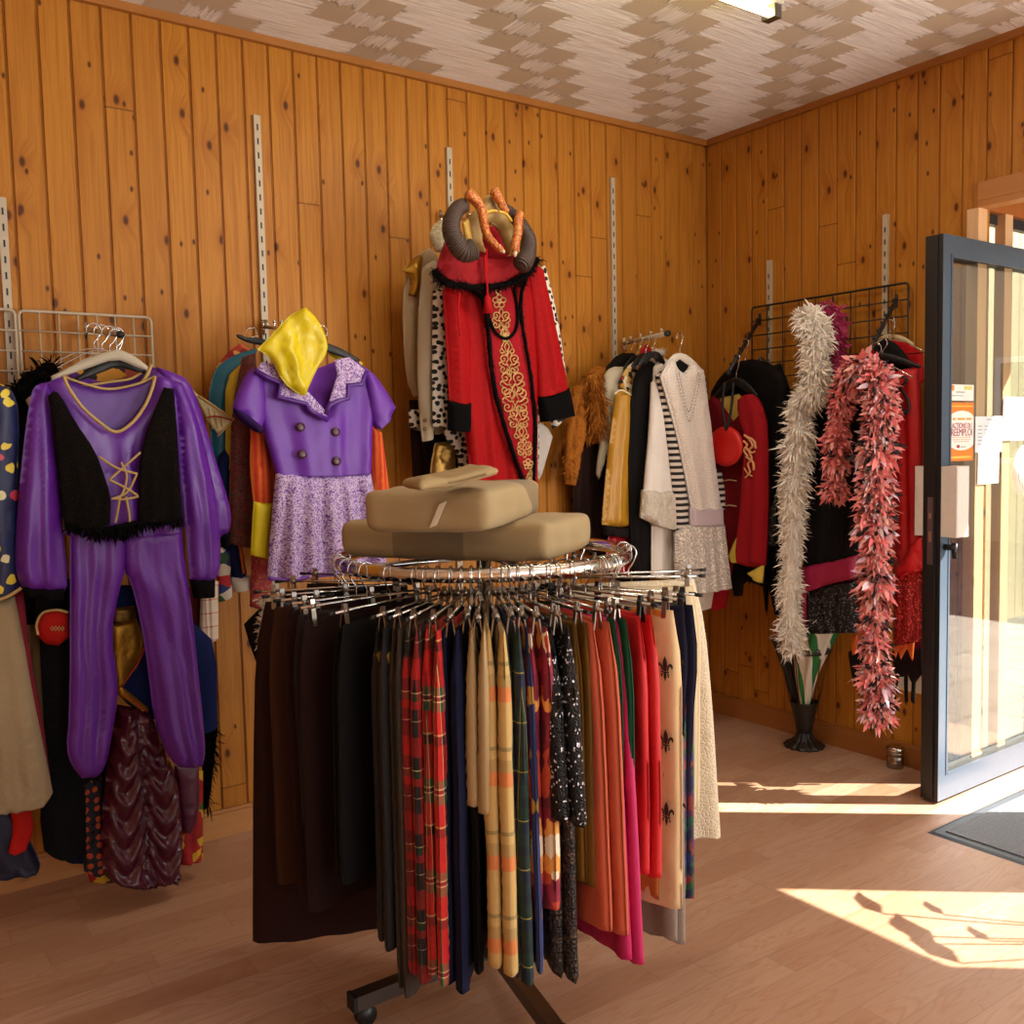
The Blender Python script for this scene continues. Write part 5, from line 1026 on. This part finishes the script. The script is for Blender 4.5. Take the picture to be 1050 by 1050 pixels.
one('skirt', 'dark brown long skirt below the shaggy fur coat', 'skirt', cloth('#24130f'), PA(.09), [(586, 470), (598, 450), (624, 448), (632, 540), (628, 580), (590, 560)], thick=.03, folds=((4, .01, .4),))
one('jacket', 'pale grey jacket sleeve between fur coat and gold blouse', 'jacket', cloth('#bdb49c'), PA(.17), [(618, 386), (626, 376), (640, 376), (638, 400), (630, 448), (620, 470), (614, 492), (611, 484), (616, 450), (618, 420)], thick=.03, folds=((2, .008, .3),))
one('cape', 'black cape top behind the pale grey jacket', 'cape', cloth('#120d0c'), PA(.14), [(622, 376), (634, 362), (650, 362), (652, 380), (640, 470), (646, 600), (622, 590), (626, 450)], thick=.03)
GOLDS = satin('#b98724', .34)
t = root('blouse', 'gold satin blouse with long sleeve and black cuff', 'blouse', PA(.23), 638, 390, 'costumes on the back wall')
cl('bodice', multi(('#c8a860', '#1c1412', '#e0d0b0', '#8a3a20', '#c89a3a'), 60), PA(.22), [(634, 392), (645, 372), (658, 370), (656, 410), (640, 408)], t, thick=.025); cl('sleeve', GOLDS, PA(.24), [(631, 404), (640, 398), (647, 404), (647, 440), (645, 500), (643, 540), (630, 541), (617, 538), (620, 500), (623, 470), (628, 430)], t, thick=.04, folds=((2, .01, .3),), wr=.01, hem=False, sp=.011)
cl('cuff', cloth('#171012'), PA(.24), [(619, 538), (643, 541), (643, 551), (619, 549)], t, thick=.035, R=.02, sp=.009); trim('beaded_edge', PA(.275), [(630, 404), (637, 400), (647, 405)], .004, cloth('#e3d6b0'), t)
one('skirt', 'shiny red skirt below the gold satin sleeve', 'skirt', satin('#b0121a', .3), PA(.2), [(624, 550), (646, 546), (650, 575), (640, 590), (620, 585)], thick=.03, folds=((3, .012, .3),))
o = one('dress', 'long black dress with glittering hem between gold blouse and white robe', 'dress', cloth('#0e0c0e'), PA(.28), [(648, 392), (656, 376), (668, 368), (676, 380), (674, 470), (668, 540), (664, 600), (650, 600), (646, 540), (645, 470)], thick=.035, folds=((2, .008, .4),))
one('scarf', 'red scarf tip between the black hangers above the black dress', 'scarf', cloth('#a8141c'), PA(.25), [(657, 358), (664, 352), (668, 362), (664, 372), (657, 370)], thick=.02)
WH = cloth('#ebe6e0')
t = root('robe', 'white robe with wide fur cuff left of the striped sleeve', 'robe', PA(.33), 676, 370, 'costumes on the back wall')
cl('robe_body', WH, PA(.32), [(668, 380), (678, 366), (690, 372), (700, 400), (698, 595), (668, 592), (668, 500)], t, thick=.03, folds=((3, .008, .5),)); cl('sleeve', WH, PA(.35), [(668, 392), (676, 384), (684, 430), (690, 505), (660, 505), (666, 440)], t, thick=.035, folds=((2, .008, .3),)); cl('fur_cuff', furm('#d8cdbc', '#e8e0d2'), PA(.355), [(659, 502), (691, 502), (693, 544), (676, 541), (657, 531)], t, thick=.045, R=.03, wr=.01, wf=30, sp=.01); fuzzy(at(PA(.3), [(668, 370), (672, 362), (680, 362)]), .025, 300, 1.0, [furm('#d8cdbc', '#e8e0d2')], .6, .07, 31, .3, 'fur_collar', t)
STR = stripes(.028, '#17131a', '#d6cdc2', .5, 1)
t = root('striped_dress', 'black and white striped dress behind the white lace dress', 'dress', PA(.365), 692, 380, 'costumes on the back wall')
cl('body', STR, PA(.355), [(675, 384), (690, 376), (722, 384), (732, 470), (730, 545), (700, 548), (690, 470)], t, thick=.02, sp=.02); cl('sleeve', STR, PA(.385), [(672, 384), (678, 380), (686, 410), (699, 470), (708, 512), (707, 547), (693, 546), (690, 500), (684, 450), (677, 405)], t, thick=.035, folds=((1.2, .006, .3),)); cl('sleeve', STR, PA(.37), [(722, 450), (730, 478), (739, 484), (745, 520), (734, 524), (728, 500)], t, thick=.03)
t = root('lace_dress', 'white lace dress with sequined skirt and bead necklace at the front', 'dress', PA(.42), 705, 370, 'costumes on the back wall')
LACE = lace('#f2ece6', '#c4b6a6', 85); SEQ = sequin('#e4dad0', '#fffaf0', 240, .8, .45, 0.)
cl('bodice', LACE, PA(.42), [(677, 386), (684, 372), (690, 368), (693, 378), (700, 383), (706, 378), (708, 372), (720, 379), (722, 392), (728, 440), (738, 522), (709, 523), (700, 475), (690, 430)], t, thick=.035, R=.03, folds=((2, .006, .5),), wr=.005)
cl('waist_sash', satin('#c3b4bc', .5), PA(.425), [(707, 520), (739, 519), (740, 538), (708, 539)], t, thick=.034, R=.025, sp=.01)
cl('sequined_skirt', SEQ, PA(.415), [(692, 546), (708, 536), (740, 536), (744, 570), (748, 602), (722, 607), (694, 609), (692, 580)], t, thick=.045, R=.03, folds=((5, .010, .5),), sp=.01)
cl('underskirt', cloth('#cdbfb0'), PA(.39), [(694, 596), (732, 598), (728, 622), (712, 627), (697, 618)], t, thick=.03)
m = MB(); nk = PA(.462)
for P in ([(696, 382), (700, 400), (706, 422), (712, 402), (716, 382)], [(694, 384), (700, 410), (707, 432), (714, 408), (718, 384)]):
    for q in spline(at(nk, P), 8):
        m.lathe([(.0005, -.003), (.0028, 0), (.0005, .003)], q, 6)
m.build('bead_necklace', metal('#8a8078', .3), t)
coat_hanger('white coat hanger holding the white lace dress', PA(.41), (697, 366), (682, 378), (719, 382), WHITEP, .008, hooky=346, width=5)
cl('neck_shade', cloth('#15110f'), PA(.40), [(688, 368), (696, 362), (706, 368), (708, 384), (690, 384)], t, thick=.01)  # dark piece standing in for the shade inside the neck opening
for i, (dd, px, py) in enumerate(((.12, 648, 356), (.2, 656, 354), (.27, 664, 352), (.34, 671, 350))):
    coat_hanger(('black coat hanger over the brown fur coat', 'black coat hanger over the gold satin blouse', 'black coat hanger over the long black dress', 'dark coat hanger over the white robe')[i], PA(dd), (px-2, py+14), (px-16, py+26), (px+10, py+24), BLK, .007, hooky=py-3, width=5)
one('skirt', 'red skirt hem peeping out low right of the sequined skirt', 'skirt', cloth('#a0101a'), PA(.3), [(728, 590), (748, 596), (744, 622), (730, 626)], thick=.025)

# ------------------------------------------------------------------ right wall, around the black grid
GRP = 'costumes on the right wall'
arm('sloping black arm with hanger hooks at the left of the black grid', PB(.04).hit(779, 327), PB(.40).hit(747, 382), DARKWIRE, 7, .009)
arm('sloping black arm with hanger hooks at the right of the black grid', PB(.04).hit(919, 308), PB(.40).hit(889, 365), DARKWIRE, 7, .009)
JR = cloth('#95101c')
one('jacket', 'black velvet jacket hanging behind the red embroidered jacket', 'jacket', velvet('#0c090b'), PB(.24), [(727, 408), (740, 384), (764, 366), (796, 374), (809, 390), (808, 420), (800, 500), (770, 560), (730, 540)], thick=.035)
one('jacket', 'black sequined jacket behind the white boa', 'jacket', sequin('#15110f', '#6a5a48', 200, .85, .4, .3), PB(.18), [(768, 374), (780, 366), (796, 378), (798, 440), (794, 560), (778, 560), (772, 440)], thick=.03)
one('dress', 'long black dress with pointed hem just left of the white boa', 'dress', cloth('#0d0b0d'), PB(.14), [(780, 380), (800, 372), (810, 400), (808, 530), (808, 632), (796, 630), (788, 600), (786, 634), (783, 600), (782, 500)], thick=.03, sm=0, folds=((3, .01, .5),))
one('scarf', 'narrow pale yellow scarf edge beside the white boa', 'scarf', cloth('#c9b070'), PB(.2), [(793, 414), (806, 408), (806, 520), (800, 532), (796, 480)], thick=.018)
one('trousers', 'black trousers legs below the red embroidered jacket', 'trousers', cloth('#0e0c0e'), PB(.2), [(742, 560), (784, 570), (783, 602), (766, 596), (762, 600), (761, 611), (753, 611), (750, 590)], thick=.025, sm=0)
t = root('jacket', 'red jacket with gold dragon embroidery and yellow lining', 'jacket', PB(.30), 755, 400, GRP)
cl('lining', cloth('#c9aa52'), PB(.27), [(738, 408), (758, 404), (764, 412), (760, 440), (748, 440)], t, thick=.015)
cl('jacket_body', cloth('#6e0a14'), PB(.285), [(725, 412), (734, 404), (742, 416), (752, 432), (760, 424), (766, 440), (764, 540), (756, 560), (748, 596), (734, 590), (731, 520), (728, 460)], t, thick=.03, folds=((2, .006, .4),))
cl('sleeve', JR, PB(.32), [(758, 410), (764, 404), (774, 404), (782, 416), (788, 440), (788, 530), (785, 580), (770, 582), (757, 578), (756, 560), (762, 510), (766, 450), (758, 424)], t, thick=.04, R=.03, folds=((1.6, .008, .3),), hem=False)
cl('lining_tip', cloth('#d9bf52'), PB(.325), [(747, 570), (753, 556), (760, 543), (759, 577), (750, 577)], t, thick=.012, sm=0); cl('lining_tip', cloth('#d9bf52'), PB(.325), [(766, 588), (784, 578), (782, 598), (774, 594)], t, thick=.02, sm=0)
m = MB(); ep = PB(.363)
for P in ([(763, 446), (768, 450), (772, 457), (768, 462), (771, 470), (767, 476), (769, 484), (764, 490)], [(766, 448), (773, 452), (775, 460)], [(764, 458), (770, 464), (774, 463)], [(765, 468), (772, 474), (773, 482)], [(763, 480), (767, 486), (771, 488)], [(762, 452), (766, 456), (763, 462), (767, 468)]):
    m.tube(spline(at(ep, P), 4), .0055, 6, squash=.6)
m.build('gold_embroidery', cloth('#d9a070'), t)
for y in (467, 493, 519):
    m = MB(); m.tube(at(PB(.318), [(742, y), (748, y-1), (755, y)]), .003, 6); m.build('closure', cloth('#d8b890'), t)
t = root('fan', 'round red satin fan pouch hung by black ribbons on the red jacket', 'pouch', PB(.37), 745, 458, GRP)
cl('pouch_body', satin('#c4140f', .4), PB(.37), [(744.6+17.5*math.cos(q*PI/8), 457.5+21*math.sin(q*PI/8)) for q in range(16)], t, thick=.022, R=.02, hem=False)
for a in (741, 750): trim('ribbon', PB(.385), [(a+2, 392), (a, 418), (745, 442)], .006, BLK, t)
coat_hanger('black coat hanger holding the red embroidered jacket', PB(.3), (755, 392), (734, 408), (776, 408), BLK, .008, hooky=368, width=6, group='hangers on the right wall')
coat_hanger('black coat hanger holding the black velvet jacket', PB(.22), (764, 376), (742, 394), (792, 388), BLK, .008, hooky=352, width=6, group='hangers on the right wall')
# black dress with pink sash
t = root('dress', 'long black dress with magenta sash and sequined hem', 'dress', PB(.22), 850, 395, GRP)
BD = cloth('#0f0c0f')
cl('dress_body', BD, PB(.22), [(830, 412), (838, 400), (850, 390), (868, 386), (884, 396), (890, 420), (884, 520), (880, 580), (850, 584), (824, 586), (826, 500), (828, 440)], t, thick=.035, folds=((4, .01, .4),))
cl('sash', satin('#a5184c', .5), PB(.238), [(823, 581), (850, 576), (879, 569), (879, 593), (852, 599), (823, 609)], t, thick=.038, R=.02, sm=0, sp=.01); cl('sash_tail', satin('#a5184c', .5), PB(.25), [(821, 600), (827, 598), (827, 648), (822, 646)], t, thick=.012, sm=0)
cl('sequined_hem', sequin('#0e0c0f', '#7a7484', 230, .9), PB(.22), [(824, 606), (852, 598), (880, 592), (881, 648), (852, 649), (824, 649)], t, thick=.04, R=.03, folds=((4, .008, .3),))
WB = [feather('#f4ede2', '#fbf6ee'), feather('#e6dac8', '#f0e6d8')]
o = tag(fuzzy(at(PB(.34), [(824, 330), (832, 326), (838, 345), (836, 372), (836, 396), (828, 408), (819, 416), (819, 443), (816, 480), (813, 518), (812, 560), (810, 600), (811, 640), (814, 668)]), .062, 11000, .95, WB, .5, .055, 41, .25, weights=(.7, .3), prs=(1.12, .95)), 'long white feather boa hanging in front of the black dresses', 'boa', 'feather boas')
o = tag(fuzzy(at(PB(.24), [(838, 324), (848, 320), (856, 335), (858, 355), (857, 375), (852, 388)]), .05, 1500, 1.0, [feather('#94164a', '#b02a5c')], .55, .13, 42, .2), 'short dark magenta feather boa behind the top of the white boa', 'boa', 'feather boas')
PK = [feather('#ee7478', '#f6a6a2'), feather('#180c0e', '#2a1214'), feather('#dd9a90', '#e8b8ae')]
o = tag(fuzzy(at(PB(.36), [(878, 376), (870, 384), (865, 405), (860, 430), (858, 455), (858, 480), (856, 500), (855, 508)]), .054, 5000, .85, PK, .55, .15, 43, .4, weights=(.74, .16, .1)), 'shorter coral pink feather boa with black tips', 'boa', 'feather boas')
o = tag(fuzzy(at(PB(.42), [(884, 378), (894, 380), (902, 395), (903, 420), (901, 445), (899, 480), (897, 520), (897, 550), (898, 590), (896, 630), (897, 670), (899, 705), (900, 738)]), .068, 9500, .85, PK + [feather('#d8b0cc', '#f0e4ec')], .55, .15, 44, .35, weights=(.46, .2, .22, .12)), 'long pink, white and black feather boa in front of the red dress', 'boa', 'feather boas')
# red dress and neighbours beside the door
t = root('dress', 'bright red dress with sparkling red skirt beside the door', 'dress', PB(.28), 930, 380, GRP)
cl('dress_body', satin('#b50a10', .55), PB(.28), [(914, 384), (925, 378), (942, 378), (945, 420), (946, 480), (947, 590), (917, 596), (916, 460)], t, thick=.03, folds=((3, .012, .4),))
cl('ruffle', satin('#c01018', .5), PB(.30), [(916, 580), (926, 574), (940, 552), (948, 550), (950, 584), (934, 588), (920, 592)], t, thick=.03, folds=((3, .012, .3),)); cl('sequined_skirt', sequin('#a80e12', '#e05050', 200, .85, .35, .2), PB(.28), [(917, 588), (934, 584), (950, 578), (950, 655), (934, 660), (917, 662)], t, thick=.035, folds=((3, .008, .3),))
one('shirt', 'red shirt shoulders on a hanger above the pink boas', 'shirt', cloth('#b01216'), PB(.16), [(864, 374), (884, 360), (900, 352), (924, 348), (946, 362), (947, 392), (920, 396), (880, 392)], thick=.025)
one('cape', 'black cape folded over a hanger above the red dress', 'cape', cloth('#0f0c0e'), PB(.24), [(896, 356), (908, 346), (922, 354), (936, 374), (932, 382), (912, 380), (900, 372)], thick=.025, hem=False)
coat_hanger('pale wooden coat hanger above the red dress beside the door', PB(.12), (913, 348), (900, 356), (936, 356), plain_wood('#d8c49a', '#c4ac80', 1), .008, hooky=330, width=7, group='hangers on the right wall')
coat_hanger('black coat hanger holding the bright red dress', PB(.28), (905, 366), (893, 380), (944, 378), BLK, .008, hooky=352, width=5, group='hangers on the right wall')
for i, dd in enumerate((.2, .34)):
    p = PB(dd); q = (912, 334) if i == 0 else (898, 358); hp = p.hit(*q); th_ = thing('coat_hanger', ('wire coat hanger hooked midway on the right sloping arm', 'wire coat hanger hooked at the front of the right sloping arm')[i], 'hanger', hp, 'hangers on the right wall')
    ft = hook_on(hp, p.e, p.f, 'hook', .002, .024, CHROME, th_, drop=.05); m = MB(); m.tube(spline([ft-p.e*.16-p.f*.07, ft, ft+p.e*.16-p.f*.07], 5)+[ft-p.e*.16-p.f*.07], .002, 6); m.build('shoulder_wire', CHROME, th_)
t = root('ribbon', 'black ribbon bow on the front of the red dress', 'ribbon', PB(.33), 926, 410, GRP)
for P in ([(920, 395), (926, 402), (932, 414), (930, 424), (924, 418), (920, 405)], [(918, 390), (924, 386), (930, 390), (924, 396), (918, 392)]): trim('loop', PB(.33), P+[P[0]], .006, BLK, t)
one('feather_trim', 'orange pointed feather tips below the sparkling red skirt', 'feathers', satin('#d8641a', .5), PB(.25), [(916, 658), (938, 654), (936, 678), (930, 664), (924, 676), (921, 666), (918, 676)], thick=.012, sm=0)
o = one('lace_scarf', 'torn black lace scarf hanging below the red skirt', 'scarf', cloth('#140c10'), PB(.2), [(914, 668), (946, 664), (946, 690), (939, 700), (938, 722), (934, 718), (935, 700), (931, 692), (931, 720), (928, 720), (927, 694), (922, 694), (918, 722), (914, 726), (919, 698)], thick=.012, sm=0)
one('skirt', 'burgundy skirt strip behind the black lace scarf', 'skirt', cloth('#4a0f22'), PB(.16), [(934, 655), (948, 655), (948, 690), (936, 692)], thick=.02)
p = PB(.03); a, b = p.hit(917, 690), p.hit(950, 713); m = MB(); m.box((-.03, b.y, b.z), (-.002, a.y, a.z)); m.build('cable_box', plastic('#cfc3b0', .5)); tag(bpy.data.objects['cable_box'], 'flat pale box low on the right wall behind the black lace scarf', 'box')
one('scarf', 'orange scarf edge between the black dress hem and the pink boa', 'scarf', satin('#d0651a', .5), PB(.2), [(872, 652), (880, 650), (880, 668), (874, 672)], thick=.012)
one('glove', 'black fringed glove hanging left of the long pink boa', 'glove', cloth('#141012'), PB(.18), [(870, 668), (884, 664), (886, 690), (884, 714), (878, 706), (873, 690)], thick=.018)
# umbrella stand with two umbrellas
c = onZ(828, 764, 0); c.x = min(c.x, -.125); c.z = 0
IRON = plastic('#1e1a18', .4); t = thing('umbrella_stand', 'black trumpet shaped umbrella stand on a fluted foot by the right wall', 'umbrella stand', c)
fl_ = lambda r, z, a: .05*math.cos(14*a) if z < .07 and r > .03 else 0
m = MB(); m.lathe([(.086, 0), (.09, .006), (.084, .014), (.06, .026), (.04, .045), (.034, .065), (.03, .07)], c, 84, flute=fl_); m.build('foot', IRON, t)
m = MB(); m.lathe([(.031, .068), (.036, .072), (.038, .09), (.062, .205), (.064, .212), (.060, .212), (.035, .1), (.004, .095)], c, 32); m.build('cup', IRON, t)
ZT = .46; m = MB()
for k in range(6):
    a = k*PI/3+.3; m.tube([c+Vector((.06*math.cos(a), .06*math.sin(a), .2)), c+Vector((.118*math.cos(a), .118*math.sin(a), ZT))], .003, 6)
m.build('wires', metal('#7a5a3a', .4), t)
m = MB(); m.tube([c+Vector((.118*math.cos(a), .118*math.sin(a), ZT)) for a in [2*PI*i/40 for i in range(40)]], .016, 8, closed=True, squash=.25, up=(0, 0, 1)); m.build('rim', plastic('#35302c', .4), t)
def umbm(cols, nn):
    g = G('umbrella_cloth'); q = g.sep(g.uv()); return g.fin(g.ramp(g.m_('FRACT', g.m_('ADD', g.m_('MULTIPLY', q[1], nn), g.m_('MULTIPLY', q[0], .8))), tuple((i/len(cols), k) for i, k in enumerate(cols)), 'CONSTANT'), .6)
def umbrella(label, P, r0, r1, mats, tipm, open_=1):
    P = [Vector(p) for p in P]; t = thing('umbrella', label, 'umbrella', P[0], 'umbrellas in the stand'); S = spline(P, 10); n = len(S); V = []; UV = []; m = MB(); X = Vector((1, 0, 0)); sg = 40
    for i, p in enumerate(S):
        f = i/(n-1); r = r0+(r1-r0)*f**1.1
        for k in range(sg):
            a = 2*PI*k/sg; rr = r*(1+.2*math.cos(8*a+f*1.5)*f**.4); V.append(p+Vector((math.cos(a)*rr, math.sin(a)*rr, .02*math.cos(8*a)*f**3))); UV.append((f, k/sg))
    F_ = [(i*sg+k, i*sg+(k+1) % sg, (i+1)*sg+(k+1) % sg, (i+1)*sg+k) for i in range(n-1) for k in range(sg)]+[tuple((n-1)*sg+k for k in range(sg))]
    m.add(V, F_, UV); m.build('furled_cloth', mats, t); d_ = (S[0]-S[1]).normalized(); m = MB(); m.tube([S[0], S[0]+d_*.03], .005, 8); m.build('tip', tipm, t)
    e_ = (S[-1]-S[-2]).normalized(); m = MB(); m.tube([S[-1], S[-1]+e_*.12], .006, 8); m.build('shaft', CHROME, t); return t
umbrella('green and white golf umbrella standing in the black umbrella stand', [c+Vector((-.008, -.006, .14)), c+Vector((-.012, -.022, .33)), c+Vector((-.014, -.058, .5)), c+Vector((-.016, -.082, .62))], .012, .118, umbm(('#d9d6cc', '#1d7a3f', '#d9d6cc', '#d9d6cc', '#1d7a3f', '#d9d6cc'), 2), CHROME)
umbrella('black umbrella leaning left in the black umbrella stand', [c+Vector((-.0, .02, .13)), c+Vector((-.02, .05, .3)), c+Vector((-.03, .085, .48))], .01, .05, umbm(('#0e0d0e', '#171516'), 4), BLK)
# steel canister
q = onZ(919.5, 786, 0); q.x = min(q.x, -.062); t = thing('canister', 'small round steel canister on the floor against the right skirting', 'canister', q)
m = MB(); m.lathe([(.034, .0), (.036, .004), (.036, .046), (.032, .05), (.032, .056), (.036, .06), (.036, .07)], q, 28); m.build('body', metal('#9a8f84', .25), t); m = MB(); m.lathe([(.0365, .07), (.038, .074), (.038, .088), (.028, .094), (.006, .096)], q, 28); m.build('lid', metal('#b5aaa0', .2), t)
# tall pot plant by the shop window, out of the frame: its leaves cast the shadows seen in the patch of sun
t = thing('potted_plant', 'tall thin pot plant by the shop window, seen only by its leaf shadows', 'plant', (-.2, -2.78, 0))
m = MB(); m.lathe([(.09, 0), (.12, .2), (.125, .22), (.11, .22), (.1, .19), (.004, .19)], (-.2, -2.78, 0), 24); m.build('pot', plastic('#8a4a30', .7), t)
LEAFM = plastic('#3f6a2a', .5); rng = random.Random(5)
for fx, fy, ln in ((905, 937, .16), (968, 938, .1), (960, 968, .2), (985, 988, .2), (1015, 965, .1), (940, 960, .12)):
    P = onZ(fx, fy, 0); tt = (-.22-P.x)/.762; q = P-SUNDIR*tt; b0 = Vector((-.2, -2.78, .2))
    m = MB(); m.tube(spline([b0, b0.lerp(q, .5)+Vector((0, -.04, .12)), q], 6), .004, 6); m.build('stem', LEAFM, t)
    m = MB(); dr_ = Vector((.25, .9, rng.uniform(-.3, .1))).normalized(); sd = dr_.cross(Vector((.3, 0, 1))).normalized()*ln*.16
    m.add([q, q+dr_*ln*.3+sd, q+dr_*ln*.7+sd*.7, q+dr_*ln-Vector((0, 0, ln*.15)), q+dr_*ln*.7-sd*.7, q+dr_*ln*.3-sd, q+dr_*ln*.4-Vector((0, 0, .008))], [(0, 1, 6), (1, 2, 6), (2, 3, 6), (3, 4, 6), (4, 5, 6), (5, 0, 6)]); m.build('leaf', LEAFM, t)
